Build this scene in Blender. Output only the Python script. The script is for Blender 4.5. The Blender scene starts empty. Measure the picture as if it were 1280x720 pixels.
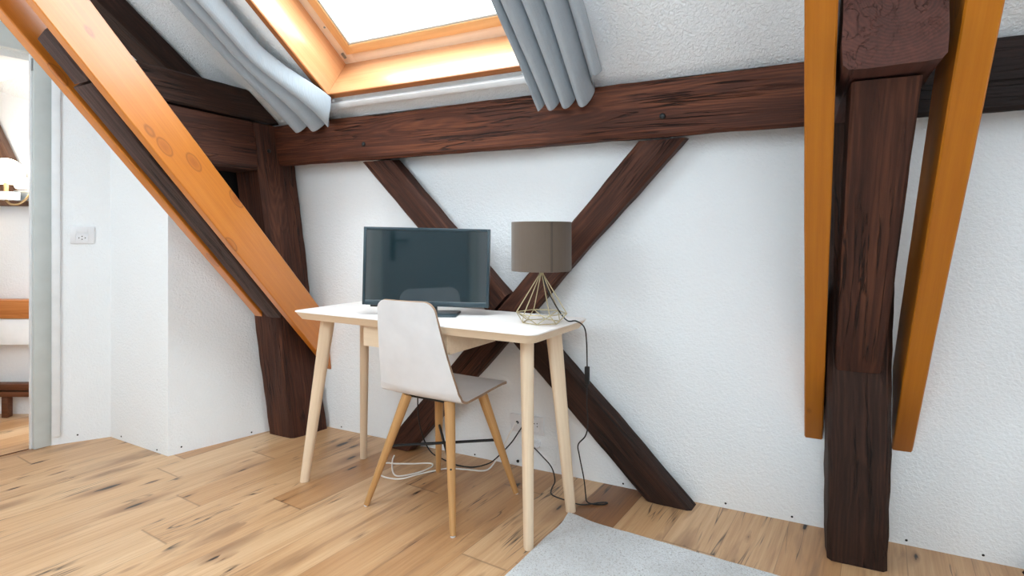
import bpy, bmesh, math, random
from mathutils import Vector, Matrix, noise

random.seed(7)
scene = bpy.context.scene
COL = scene.collection
V = Vector
PI = math.pi


def lin(r, g, b):
    f = lambda c: (c / 255 / 12.92) if c / 255 <= 0.04045 else ((c / 255 + 0.055) / 1.055) ** 2.4
    return (f(r), f(g), f(b), 1.0)


# ------------------------------------------------------------------ materials
class NB:
    def __init__(self, name):
        self.m = bpy.data.materials.new(name)
        self.m.use_nodes = True
        self.t = self.m.node_tree
        self.n = self.t.nodes
        self.bsdf = self.n['Principled BSDF']

    def node(self, typ, **kw):
        nd = self.n.new(typ)
        ins = kw.pop('ins', {})
        for k, v in kw.items():
            setattr(nd, k, v)
        for k, v in ins.items():
            self.set(nd.inputs[k], v)
        return nd

    def set(self, sock, v):
        if isinstance(v, bpy.types.NodeSocket):
            self.t.links.new(v, sock)
        elif isinstance(v, bpy.types.Node):
            self.t.links.new(v.outputs[0], sock)
        else:
            sock.default_value = v

    def math(self, op, a, b=None, c=None, clamp=False):
        nd = self.n.new('ShaderNodeMath')
        nd.operation = op
        nd.use_clamp = clamp
        self.set(nd.inputs[0], a)
        if b is not None:
            self.set(nd.inputs[1], b)
        if c is not None:
            self.set(nd.inputs[2], c)
        return nd.outputs[0]

    def mix(self, fac, a, b, blend='MIX'):
        nd = self.n.new('ShaderNodeMix')
        nd.data_type = 'RGBA'
        nd.blend_type = blend
        self.set(nd.inputs[0], fac)
        self.set(nd.inputs[6], a)
        self.set(nd.inputs[7], b)
        return nd.outputs[2]

    def ramp(self, fac, stops, interp='LINEAR'):
        nd = self.n.new('ShaderNodeValToRGB')
        cr = nd.color_ramp
        cr.interpolation = interp
        while len(cr.elements) < len(stops):
            cr.elements.new(0.5)
        for e, (p, c) in zip(cr.elements, stops):
            e.position = p
            e.color = c if len(c) == 4 else (*c, 1)
        self.set(nd.inputs[0], fac)
        return nd.outputs[0]

    def gray(self, fac, stops):
        return self.ramp(fac, [(p, (v, v, v, 1)) for p, v in stops])

    def noise(self, vec, scale, detail=4, rough=0.55, dist=0.0):
        nd = self.node('ShaderNodeTexNoise')
        nd.inputs['Scale'].default_value = scale
        nd.inputs['Detail'].default_value = detail
        nd.inputs['Roughness'].default_value = rough
        nd.inputs['Distortion'].default_value = dist
        self.set(nd.inputs['Vector'], vec)
        return nd.outputs[0]

    def coords(self, kind='Object', scale=(1, 1, 1), rot=(0, 0, 0), rand=False):
        tc = self.node('ShaderNodeTexCoord')
        out = tc.outputs[kind]
        if rand:
            oi = self.node('ShaderNodeObjectInfo')
            sc = self.math('MULTIPLY', oi.outputs['Random'], 37.0)
            ad = self.node('ShaderNodeVectorMath', operation='ADD')
            self.set(ad.inputs[0], out)
            cb = self.node('ShaderNodeCombineXYZ')
            self.set(cb.inputs[0], sc)
            self.set(ad.inputs[1], cb)
            out = ad.outputs[0]
        mp = self.node('ShaderNodeMapping')
        mp.inputs['Scale'].default_value = scale
        mp.inputs['Rotation'].default_value = rot
        self.set(mp.inputs['Vector'], out)
        return mp.outputs[0]

    def bump(self, height, strength, dist, normal=None):
        nd = self.node('ShaderNodeBump')
        nd.inputs['Strength'].default_value = strength
        nd.inputs['Distance'].default_value = dist
        self.set(nd.inputs['Height'], height)
        if normal is not None:
            self.set(nd.inputs['Normal'], normal)
        return nd.outputs[0]

    def out(self, color=None, rough=None, normal=None, **kw):
        b = self.bsdf
        if color is not None:
            self.set(b.inputs['Base Color'], color)
        if rough is not None:
            self.set(b.inputs['Roughness'], rough)
        if normal is not None:
            self.set(b.inputs['Normal'], normal)
        for k, v in kw.items():
            self.set(b.inputs[k.replace('_', ' ')], v)
        return self.m


def plain(name, col, rough=0.5, metal=0.0, **kw):
    nb = NB(name)
    v = nb.noise(nb.coords('Object', (1, 1, 1)), 9, 3)
    c = nb.mix(nb.gray(v, [(0.3, 0.0), (0.7, 1.0)]), tuple(x * 0.95 for x in col[:3]) + (1,), tuple(min(1, x * 1.05) for x in col[:3]) + (1,))
    return nb.out(c, rough, Metallic=metal, **kw)


def plaster(name, col, bump=0.5, scale=1.0):
    nb = NB(name)
    co = nb.coords('Object')
    a = nb.noise(co, 95 * scale, 4, 0.55, 0.6)
    b = nb.noise(co, 14 * scale, 3, 0.5)
    h = nb.math('ADD', nb.gray(a, [(0.32, 0), (0.68, 1)]), nb.math('MULTIPLY', b, 0.8))
    c = nb.mix(nb.gray(nb.noise(co, 2.2, 3), [(0.3, 0), (0.7, 1)]), tuple(x * 0.975 for x in col[:3]) + (1,), col)
    return nb.out(c, 0.85, nb.bump(h, bump, 0.006))


def wood(name, c_dark, c_mid, c_light, rough=0.6, grain=1.0, crack=0.0, bump=0.3, knots=0.0, knotcol=(0.05, 0.02, 0.01, 1), ring=1.0, coat=0.0, coat_rough=0.2, spec=0.3):
    """solid timber: X of the object runs along the grain"""
    nb = NB(name)
    co = nb.coords('Object', (1, 1, 1), rand=True)
    sep = nb.node('ShaderNodeSeparateXYZ')
    nb.set(sep.inputs[0], co)
    warp = nb.noise(nb.coords('Object', (1.2, 6, 6), rand=True), 1.0, 3, 0.5)
    # growth rings round the heart of the timber
    y = nb.math('ADD', sep.outputs[1], nb.math('MULTIPLY', nb.math('SUBTRACT', warp, 0.5), 0.10 * ring))
    z = nb.math('ADD', sep.outputs[2], 0.03)
    r = nb.math('SQRT', nb.math('ADD', nb.math('MULTIPLY', y, y), nb.math('MULTIPLY', z, z)))
    rings = nb.math('MULTIPLY_ADD', nb.math('SINE', nb.math('MULTIPLY', r, 1000.0)), 0.5, 0.5)
    fine = nb.noise(nb.coords('Object', (2.2, 95, 95), rand=True), 1.0, 6, 0.65, 0.3)
    mid = nb.noise(nb.coords('Object', (1.3, 17, 17), rand=True), 1.0, 4, 0.6, 0.6)
    big = nb.noise(nb.coords('Object', (1.6, 3, 3), rand=True), 1.0, 3, 0.5)
    f = nb.math('ADD', nb.math('MULTIPLY', fine, 0.45), nb.math('ADD', nb.math('MULTIPLY', mid, 0.38), nb.math('MULTIPLY', rings, 0.07 * ring)))
    f = nb.math('ADD', f, nb.math('MULTIPLY', big, 0.18))
    lo, hi = 0.53 - 0.19 / grain, 0.53 + 0.19 / grain
    col = nb.ramp(f, [(max(0, lo), c_dark), (0.53, c_mid), (min(1, hi), c_light)])
    h = nb.math('ADD', nb.math('MULTIPLY', fine, 0.7), nb.math('MULTIPLY', mid, 0.6))
    if crack > 0:
        cn = nb.noise(nb.coords('Object', (1.1, 26, 26), rand=True), 1.0, 3, 0.55, 1.1)
        cl = nb.math('ABSOLUTE', nb.math('SUBTRACT', cn, 0.5))
        gate = nb.gray(nb.noise(nb.coords('Object', (2.5, 5, 5), rand=True), 1.0, 2), [(0.45, 0), (0.56, 1)])
        ck = nb.math('MULTIPLY', nb.gray(cl, [(0.0, 1.0), (0.022, 0.0)]), gate)
        col = nb.mix(nb.math('MULTIPLY', ck, crack), col, tuple(x * 0.22 for x in c_dark[:3]) + (1,))
        h = nb.math('SUBTRACT', h, nb.math('MULTIPLY', ck, 1.6))
    if knots > 0:
        vo = nb.node('ShaderNodeTexVoronoi', ins={'Scale': 1.0})
        nb.set(vo.inputs['Vector'], nb.coords('Object', (4.6, 10.0, 10.0), rand=True))
        d = vo.outputs['Distance']
        k = nb.gray(d, [(0.04, 1), (0.26, 0)])
        wn = nb.node('ShaderNodeSeparateColor')
        nb.set(wn.inputs[0], vo.outputs['Color'])
        k = nb.math('MULTIPLY', k, nb.gray(wn.outputs[0], [(1 - 0.95 * knots, 0), (1 - 0.93 * knots, 1)]))
        col = nb.mix(nb.math('MULTIPLY', k, 0.75), col, knotcol)
        edge = nb.gray(nb.math('ABSOLUTE', nb.math('SUBTRACT', d, 0.21)), [(0.0, 0.5), (0.03, 0.0)])
        edge = nb.math('MULTIPLY', edge, nb.gray(wn.outputs[0], [(1 - 0.95 * knots, 0), (1 - 0.93 * knots, 1)]))
        col = nb.mix(edge, col, tuple(x * 0.5 for x in knotcol[:3]) + (1,))
    ro = nb.math('ADD', nb.math('MULTIPLY', fine, 0.18), rough - 0.09)
    return nb.out(col, ro, nb.bump(h, bump, 0.004), Coat_Weight=coat, Coat_Roughness=coat_rough, Specular_IOR_Level=spec)


M = {}
M['wall'] = plaster('white_rough_plaster', lin(239, 242, 244), 0.36)
M['ceil'] = plaster('ceiling_rough_plaster', lin(247, 249, 250), 0.6, 1.1)
M['smooth_wall'] = plaster('white_fine_plaster', lin(238, 238, 238), 0.25)
M['dark_timber'] = wood('dark_stained_oak_timber', lin(36, 19, 13), lin(66, 36, 25), lin(102, 61, 42), 0.68, 1.0, 0.9, 0.75)
M['dark_timber_red'] = wood('reddish_dark_purlin_timber', lin(40, 20, 12), lin(76, 39, 25), lin(124, 72, 46), 0.66, 0.95, 1.0, 0.9)
M['dark_timber_black'] = wood('blackened_timber', lin(22, 13, 9), lin(46, 27, 19), lin(76, 47, 34), 0.72, 1.0, 0.9, 0.8)
M['dark_void'] = wood('sooty_dark_board', lin(12, 12, 13), lin(22, 21, 22), lin(34, 31, 31), 0.8, 1.0, 0.5, 0.5)  # shade of the recess put into the board's colour
M['grey_timber'] = wood('grey_brown_weathered_timber', lin(42, 31, 29), lin(70, 53, 49), lin(102, 80, 74), 0.65, 1.0, 0.8, 0.8)
M['pine'] = wood('orange_varnished_pine', lin(178, 98, 24), lin(198, 116, 32), lin(212, 134, 48), 0.42, 0.7, 0.0, 0.05, 0.9, lin(150, 74, 24), 0.8, 1.0, 0.30, 0.5)
M['pine_deep'] = wood('deep_orange_varnished_pine', lin(150, 84, 10), lin(174, 102, 16), lin(190, 118, 28), 0.5, 0.7, 0.0, 0.08, 0.5, lin(120, 62, 14), 0.8, 0.1, 0.3)
M['lining'] = wood('skylight_pine_lining', lin(205, 142, 92), lin(222, 166, 116), lin(234, 186, 138), 0.4, 0.8, 0.0, 0.05, 0.3, lin(186, 122, 72), 0.8, 1.0, 0.2, 0.5)
M['lining_edge'] = wood('skylight_lining_edge', lin(128, 72, 36), lin(152, 92, 50), lin(170, 110, 66), 0.5, 0.8, 0.0, 0.05, 0)  # darker brown holds the shade of edges facing away from the skylight
M['stub_timber'] = wood('sawn_end_timber', lin(44, 23, 18), lin(70, 38, 30), lin(94, 54, 43), 0.7, 0.8, 0.45, 0.5, ring=1.4)
M['near_black_timber'] = wood('near_black_timber', lin(16, 10, 9), lin(30, 19, 17), lin(46, 30, 26), 0.7, 1.0, 0.8, 0.8)  # dark wood with the shade beyond the post worked into its colour
M['frame_pine'] = wood('skylight_pine_frame', lin(205, 150, 96), lin(222, 172, 118), lin(236, 194, 142), 0.4, 0.8, 0.0, 0.06, 0, ring=0.6, coat=0.3)
M['frame_pale'] = wood('skylight_pale_frame', lin(228, 204, 178), lin(240, 220, 196), lin(248, 234, 214), 0.4, 0.8, 0.0, 0.05, 0, ring=0.6)
M['birch'] = wood('pale_ash_wood', lin(211, 183, 152), lin(226, 202, 173), lin(236, 216, 191), 0.5, 0.75, 0.0, 0.08, 0, ring=0.7)
M['oak_leg'] = wood('oiled_oak_leg', lin(168, 122, 74), lin(190, 144, 92), lin(206, 162, 112), 0.45, 0.8, 0.0, 0.08, 0, ring=0.8)
M['top_white'] = wood('white_limed_ash_veneer', lin(224, 214, 208), lin(238, 231, 226), lin(246, 242, 238), 0.42, 0.7, 0.0, 0.04, 0, ring=0.5)
M['ply'] = wood('plywood_edge', lin(128, 102, 82), lin(152, 124, 102), lin(172, 144, 122), 0.55, 0.8, 0.0, 0.1, 0)
M['bath_timber'] = wood('brown_bathroom_timber', lin(60, 42, 33), lin(92, 66, 52), lin(124, 94, 76), 0.6, 0.9, 0.6, 0.5)
M['brown_wood'] = wood('dark_brown_varnished_wood', lin(60, 32, 18), lin(92, 52, 30), lin(120, 72, 44), 0.4, 0.9, 0.0, 0.1)
M['orange_board'] = wood('orange_stained_board', lin(150, 84, 36), lin(178, 108, 52), lin(200, 130, 72), 0.45, 0.9, 0.0, 0.1)
M['chair_white'] = plain('white_laminate', lin(226, 227, 230), 0.42)
M['door_grey'] = plain('grey_painted_door_frame', lin(196, 202, 200), 0.4)
M['trim_white'] = plain('white_painted_trim', lin(226, 228, 230), 0.45)
M['rail_white'] = plain('white_painted_metal', lin(236, 238, 240), 0.35)
M['plastic_white'] = plain('white_plastic', lin(226, 226, 228), 0.35)
M['black'] = plain('black_rubber', lin(16, 16, 17), 0.5)
M['black_metal'] = plain('black_metal', lin(18, 18, 19), 0.4, 0.3)
M['tv_body'] = plain('dark_teal_grey_plastic', lin(38, 56, 64), 0.35)
M['silver'] = plain('silver_metal', lin(150, 156, 158), 0.3, 0.9)
M['dark_metal'] = plain('dark_door_metal', lin(14, 15, 16), 0.45, 0.0)
M['gold_wire'] = plain('champagne_metal_wire', lin(192, 178, 142), 0.4, 0.5)
M['brass'] = plain('brushed_brass', lin(170, 140, 100), 0.35, 0.9)
M['cable_white'] = plain('white_cable', lin(230, 226, 220), 0.5)
M['seat_cloth'] = plain('white_panel', lin(232, 230, 228), 0.6)
M['rear_door'] = plain('grey_door_leaf', lin(140, 147, 150), 0.45)


def screen_mat():
    nb = NB('glossy_tv_screen')
    n = nb.noise(nb.coords('Object'), 40, 2)
    c = nb.mix(n, (0.004, 0.017, 0.024, 1), (0.005, 0.020, 0.027, 1))
    return nb.out(c, 0.06, Specular_IOR_Level=0.6, IOR=1.95)


M['screen'] = screen_mat()


def glass_mat():
    nb = NB('window_glass')
    n = nb.noise(nb.coords('Object'), 2, 1)
    tr = nb.node('ShaderNodeBsdfTransparent')
    nb.set(tr.inputs[0], nb.mix(n, (0.94, 0.96, 0.96, 1), (0.96, 0.98, 0.98, 1)))
    gl = nb.node('ShaderNodeBsdfGlossy', ins={'Roughness': 0.02})
    mx = nb.node('ShaderNodeMixShader', ins={0: 0.06})
    nb.set(mx.inputs[1], tr.outputs[0])
    nb.set(mx.inputs[2], gl.outputs[0])
    o = nb.n['Material Output']
    nb.t.links.new(mx.outputs[0], o.inputs[0])
    return nb.m


M['glass'] = glass_mat()


def emit_mat(name, col, s):
    nb = NB(name)
    n = nb.noise(nb.coords('Object'), 3, 1)
    nb.set(nb.bsdf.inputs['Emission Color'], nb.mix(n, col, tuple(min(1, x * 1.02) for x in col[:3]) + (1,)))
    nb.bsdf.inputs['Emission Strength'].default_value = s
    return nb.out((0.9, 0.88, 0.84, 1), 0.3)


M['globe'] = emit_mat('lit_opal_glass', (1.0, 0.88, 0.72, 1), 5.0)


def fabric(name, col, scale=900, bump=0.25, transl=0.0, var=0.08):
    nb = NB(name)
    co = nb.coords('Object')
    w1 = nb.node('ShaderNodeTexWave', ins={'Scale': scale / 20, 'Distortion': 0.6, 'Detail': 1})
    nb.set(w1.inputs['Vector'], co)
    w2 = nb.node('ShaderNodeTexWave', bands_direction='Y', ins={'Scale': scale / 20, 'Distortion': 0.6, 'Detail': 1})
    nb.set(w2.inputs['Vector'], co)
    h = nb.math('ADD', w1.outputs[1], w2.outputs[1])
    n = nb.noise(co, 60, 4)
    c = nb.mix(n, tuple(x * (1 - var) for x in col[:3]) + (1,), tuple(min(1, x * (1 + var)) for x in col[:3]) + (1,))
    m = nb.out(c, 0.85, nb.bump(h, bump, 0.0008), Sheen_Weight=0.15)
    if transl > 0:
        tl = nb.node('ShaderNodeBsdfTranslucent')
        nb.set(tl.inputs[0], c)
        mx = nb.node('ShaderNodeMixShader', ins={0: transl})
        nb.set(mx.inputs[1], nb.bsdf.outputs[0])
        nb.set(mx.inputs[2], tl.outputs[0])
        nb.t.links.new(mx.outputs[0], nb.n['Material Output'].inputs[0])
    return m


M['curtain'] = fabric('pale_blue_grey_curtain_linen', lin(170, 178, 185), 900, 0.3, 0.08, 0.05)
M['shade'] = fabric('taupe_lampshade_fabric', lin(101, 87, 75), 1200, 0.3, 0.06, 0.05)
M['shade_seam'] = fabric('taupe_lampshade_seam', lin(82, 70, 60), 1200, 0.3, 0.0, 0.05)


def rug_mat():
    nb = NB('light_grey_woven_rug')
    co = nb.coords('Object')
    sp = nb.noise(co, 260, 3, 0.7)
    sp2 = nb.noise(co, 120, 3, 0.6)
    big = nb.noise(co, 4, 3, 0.55)
    c = nb.mix(nb.gray(big, [(0.35, 0), (0.65, 1)]), lin(196, 196, 196), lin(214, 215, 216))
    c = nb.mix(nb.gray(sp2, [(0.34, 0.7), (0.5, 0.0)]), c, lin(186, 182, 178))
    c = nb.mix(nb.gray(sp, [(0.34, 1.0), (0.41, 0.0)]), c, lin(112, 108, 106))
    return nb.out(c, 0.95, nb.bump(nb.math('ADD', sp, sp2), 0.7, 0.004), Sheen_Weight=0.2)


M['rug'] = rug_mat()


def floor_mat():
    nb = NB('knotty_oak_planks')
    ang = math.radians(5.8)
    tc = nb.node('ShaderNodeTexCoord')
    sep0 = nb.node('ShaderNodeSeparateXYZ')
    nb.set(sep0.inputs[0], tc.outputs['Object'])
    X, Y = sep0.outputs[0], sep0.outputs[1]
    # u runs along the planks, w across
    u = nb.math('ADD', nb.math('MULTIPLY', X, math.sin(ang)), nb.math('MULTIPLY', Y, math.cos(ang)))
    w = nb.math('SUBTRACT', nb.math('MULTIPLY', X, math.cos(ang)), nb.math('MULTIPLY', Y, math.sin(ang)))
    PW, PL = 0.178, 1.45
    wr = nb.math('DIVIDE', nb.math('ADD', w, 20.0 * PW + 0.105), PW)
    row = nb.math('FLOOR', wr)
    wn = nb.node('ShaderNodeTexWhiteNoise', noise_dimensions='1D')
    nb.set(wn.inputs['W'], row)
    us = nb.math('DIVIDE', nb.math('ADD', u, nb.math('MULTIPLY', wn.outputs[0], 2.9)), PL)
    colm = nb.math('FLOOR', us)
    idv = nb.math('ADD', nb.math('MULTIPLY', row, 17.13), nb.math('MULTIPLY', colm, 5.71))
    wid = nb.node('ShaderNodeTexWhiteNoise', noise_dimensions='1D')
    nb.set(wid.inputs['W'], idv)
    rid = wid.outputs[0]
    sepc = nb.node('ShaderNodeSeparateColor')
    nb.set(sepc.inputs[0], wid.outputs[1])

    def vec(su, sw, off=11.0):
        cb = nb.node('ShaderNodeCombineXYZ')
        nb.set(cb.inputs[0], nb.math('MULTIPLY', u, su))
        nb.set(cb.inputs[1], nb.math('MULTIPLY', w, sw))
        nb.set(cb.inputs[2], nb.math('MULTIPLY', rid, off * 7))
        return cb.outputs[0]

    fine = nb.noise(vec(3.0, 120), 1.0, 5, 0.65, 0.2)
    mid = nb.noise(vec(1.0, 20), 1.0, 4, 0.6, 1.2)
    big = nb.noise(vec(0.9, 5), 1.0, 3, 0.5, 0.6)
    f = nb.math('ADD', nb.math('MULTIPLY', fine, 0.38), nb.math('ADD', nb.math('MULTIPLY', mid, 0.30), nb.math('MULTIPLY', big, 0.32)))
    col = nb.ramp(f, [(0.34, lin(168, 130, 94)), (0.46, lin(195, 159, 122)), (0.57, lin(209, 177, 141)), (0.7, lin(221, 195, 162))])
    tint = nb.ramp(rid, [(0.0, lin(224, 202, 178)), (0.15, lin(236, 218, 198)), (0.35, lin(246, 234, 220)), (0.7, lin(255, 250, 244)), (1.0, lin(248, 236, 222))])
    col = nb.mix(1.0, col, tint, 'MULTIPLY')
    # one much darker board lies by the rug
    db = nb.math('MULTIPLY', nb.math('COMPARE', row, 15.0, 0.4), nb.math('GREATER_THAN', u, 1.86))
    col = nb.mix(db, col, nb.mix(1.0, col, lin(190, 166, 142), 'MULTIPLY'))
    # darker smoky streaks with fine black splits
    st = nb.noise(vec(1.1, 8), 1.0, 4, 0.6, 1.6)
    smoky = nb.gray(st, [(0.57, 0), (0.74, 0.8)])
    col = nb.mix(smoky, col, lin(134, 98, 70))
    sp = nb.math('ABSOLUTE', nb.math('SUBTRACT', nb.noise(vec(0.8, 11), 1.0, 3, 0.6, 0.9), 0.5))
    gate = nb.gray(nb.noise(vec(2.2, 5), 1.0, 2), [(0.53, 0), (0.60, 1)])
    split = nb.math('MULTIPLY', nb.gray(sp, [(0.0, 1), (0.016, 0)]), gate)
    col = nb.mix(nb.math('MULTIPLY', split, 0.95), col, lin(36, 26, 22))

    def knots(su, sw, keep, core_r, halo_r, off, colr):
        vo = nb.node('ShaderNodeTexVoronoi', ins={'Scale': 1.0})
        wob = nb.node('ShaderNodeVectorMath', operation='ADD')
        nb.set(wob.inputs[0], vec(su, sw, off))
        nz = nb.node('ShaderNodeTexNoise', ins={'Scale': 4.0})
        nb.set(nz.inputs['Vector'], vec(su, sw, off))
        sc2 = nb.node('ShaderNodeVectorMath', operation='SCALE', ins={'Scale': 0.22})
        nb.set(sc2.inputs[0], nz.outputs[1])
        nb.set(wob.inputs[1], sc2.outputs[0])
        nb.set(vo.inputs['Vector'], wob.outputs[0])
        sk = nb.node('ShaderNodeSeparateColor')
        nb.set(sk.inputs[0], vo.outputs['Color'])
        on = nb.gray(sk.outputs[0], [(1 - keep, 0), (1 - keep + 0.01, 1)])
        halo = nb.math('MULTIPLY', nb.gray(vo.outputs['Distance'], [(core_r, 0.85), (halo_r, 0)]), on)
        core = nb.math('MULTIPLY', nb.gray(vo.outputs['Distance'], [(core_r, 1), (core_r * 1.5, 0)]), on)
        c2 = nb.mix(halo, colr, lin(134, 96, 66))
        return nb.mix(core, c2, lin(34, 25, 21))

    col = knots(2.4, 9.0, 0.42, 0.085, 0.42, 11.0, col)
    col = knots(5.5, 22.0, 0.20, 0.12, 0.34, 5.0, col)
    # seams
    fw = nb.math('ABSOLUTE', nb.math('SUBTRACT', nb.math('FRACT', wr), 0.5))
    fu = nb.math('ABSOLUTE', nb.math('SUBTRACT', nb.math('FRACT', us), 0.5))
    seam = nb.math('MAXIMUM', nb.gray(fw, [(0.4935, 0), (0.497, 1)]), nb.gray(fu, [(0.4990, 0), (0.4996, 1)]))
    col = nb.mix(nb.math('MULTIPLY', seam, 0.55), col, lin(96, 68, 46))
    h = nb.math('SUBTRACT', nb.math('MULTIPLY', fine, 0.4), nb.math('ADD', nb.math('MULTIPLY', seam, 1.0), nb.math('MULTIPLY', split, 0.8)))
    ro = nb.math('MULTIPLY_ADD', fine, 0.15, 0.30)
    return nb.out(col, ro, nb.bump(h, 0.25, 0.002), Specular_IOR_Level=0.55)


M['floor'] = floor_mat()


# ------------------------------------------------------------------ helpers
def link(name, me, mat, parent=None, mw=None, sharp=35):
    mats = mat if isinstance(mat, (list, tuple)) else [mat]
    for m in mats:
        me.materials.append(M[m] if isinstance(m, str) else m)
    for p in me.polygons:
        p.use_smooth = True
    me.set_sharp_from_angle(angle=math.radians(sharp))
    o = bpy.data.objects.new(name, me)
    COL.objects.link(o)
    if parent is not None:
        o.parent = parent
    if mw is not None:
        o.matrix_local = mw
    return o


def finish(bm, name):
    bmesh.ops.recalc_face_normals(bm, faces=bm.faces)
    me = bpy.data.meshes.new(name)
    bm.to_mesh(me)
    bm.free()
    return me


def tag(o, label=None, cat=None, group=None, kind=None):
    if label:
        o['label'] = label
    if cat:
        o['category'] = cat
    if group:
        o['group'] = group
    if kind:
        o['kind'] = kind
    return o


def empty(name, loc, rz=0.0):
    o = bpy.data.objects.new(name, None)
    o.empty_display_size = 0.1
    COL.objects.link(o)
    o.location = loc
    o.rotation_euler = (0, 0, rz)
    return o


def add_box(bm, lo, hi, bevel=0.0, seg=2):
    r = bmesh.ops.create_cube(bm, size=1.0)
    vs = r['verts']
    c = [(a + b) / 2 for a, b in zip(lo, hi)]
    d = [b - a for a, b in zip(lo, hi)]
    for v in vs:
        v.co = V((c[0] + v.co.x * d[0], c[1] + v.co.y * d[1], c[2] + v.co.z * d[2]))
    if bevel > 0:
        es = list({e for v in vs for e in v.link_edges})
        bmesh.ops.bevel(bm, geom=es, offset=bevel, segments=seg, affect='EDGES', profile=0.5)
    return vs


def box(name, lo, hi, mat, parent=None, bevel=0.0, mw=None):
    """a box whose own origin is its middle, so that wood grain follows its X axis"""
    c = V([(a + b) / 2 for a, b in zip(lo, hi)])
    bm = bmesh.new()
    add_box(bm, V(lo) - c, V(hi) - c, bevel)
    m = Matrix.Translation(c)
    if mw is not None:
        m = mw @ m
    return link(name, finish(bm, name), mat, parent, m)


def box_grain(name, lo, hi, axis, mat, parent=None, bevel=0.0, mw=None):
    """box with its grain (local X) along the given axis 0/1/2"""
    c = V([(a + b) / 2 for a, b in zip(lo, hi)])
    d = V([b - a for a, b in zip(lo, hi)])
    perm = {0: (0, 1, 2), 1: (1, 2, 0), 2: (2, 0, 1)}[axis]
    dl = V([d[perm[i]] for i in range(3)])
    bm = bmesh.new()
    add_box(bm, -dl / 2, dl / 2, bevel)
    R = Matrix(((0,) * 3,) * 3)
    for i in range(3):
        R[perm[i]][i] = 1.0
    m = Matrix.Translation(c) @ R.to_4x4()
    if mw is not None:
        m = mw @ m
    return link(name, finish(bm, name), mat, parent, m)


def catmull(pts, n=8, cyclic=False):
    pts = [V(p) for p in pts]
    out = []
    N = len(pts)
    for i in range(N if cyclic else N - 1):
        if cyclic:
            p0, p1, p2, p3 = pts[(i - 1) % N], pts[i], pts[(i + 1) % N], pts[(i + 2) % N]
        else:
            p1, p2 = pts[i], pts[i + 1]
            p0 = pts[i - 1] if i else p1 * 2 - p2
            p3 = pts[i + 2] if i + 2 < N else p2 * 2 - p1
        for k in range(n):
            t = k / n
            out.append(0.5 * ((2 * p1) + (-p0 + p2) * t + (2 * p0 - 5 * p1 + 4 * p2 - p3) * t * t + (-p0 + 3 * p1 - 3 * p2 + p3) * t ** 3))
    if not cyclic:
        out.append(pts[-1])
    return out


def add_tube(bm, pts, rad, seg=10, cyclic=False):
    pts = [V(p) for p in pts]
    N = len(pts)
    rads = rad if isinstance(rad, (list, tuple)) else [rad] * N
    prev = None
    rings = []
    for i, p in enumerate(pts):
        a = pts[(i - 1) % N] if (cyclic or i > 0) else p
        b = pts[(i + 1) % N] if (cyclic or i < N - 1) else p
        t = (b - a).normalized()
        if prev is None:
            ref = V((0, 0, 1)) if abs(t.z) < 0.9 else V((1, 0, 0))
            nrm = t.cross(ref).normalized()
        else:
            nrm = (prev - t * prev.dot(t)).normalized()
        prev = nrm
        bn = t.cross(nrm)
        rings.append([bm.verts.new(p + (nrm * math.cos(2 * PI * k / seg) + bn * math.sin(2 * PI * k / seg)) * rads[i]) for k in range(seg)])
    for i in range(N if cyclic else N - 1):
        a, b = rings[i], rings[(i + 1) % N]
        for k in range(seg):
            bm.faces.new((a[k], a[(k + 1) % seg], b[(k + 1) % seg], b[k]))
    if not cyclic:
        bm.faces.new(rings[0][::-1])
        bm.faces.new(rings[-1])


def tube(name, pts, rad, mat, parent=None, seg=10, cyclic=False):
    bm = bmesh.new()
    add_tube(bm, pts, rad, seg, cyclic)
    return link(name, finish(bm, name), mat, parent)


def prism(name, poly, lo, hi, mat, parent=None, axis='z', bevel=0.0):
    """extrude a closed 2-D outline between lo and hi along an axis"""
    bm = bmesh.new()
    mk = {'z': lambda p, h: V((p[0], p[1], h)), 'x': lambda p, h: V((h, p[0], p[1])), 'y': lambda p, h: V((p[0], h, p[1]))}[axis]
    a = [bm.verts.new(mk(p, lo)) for p in poly]
    b = [bm.verts.new(mk(p, hi)) for p in poly]
    n = len(poly)
    bm.faces.new(a)
    bm.faces.new(b[::-1])
    for i in range(n):
        bm.faces.new((a[i], a[(i + 1) % n], b[(i + 1) % n], b[i]))
    if bevel:
        bmesh.ops.bevel(bm, geom=list(bm.edges), offset=bevel, segments=2, affect='EDGES')
    return link(name, finish(bm, name), mat, parent)


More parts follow.
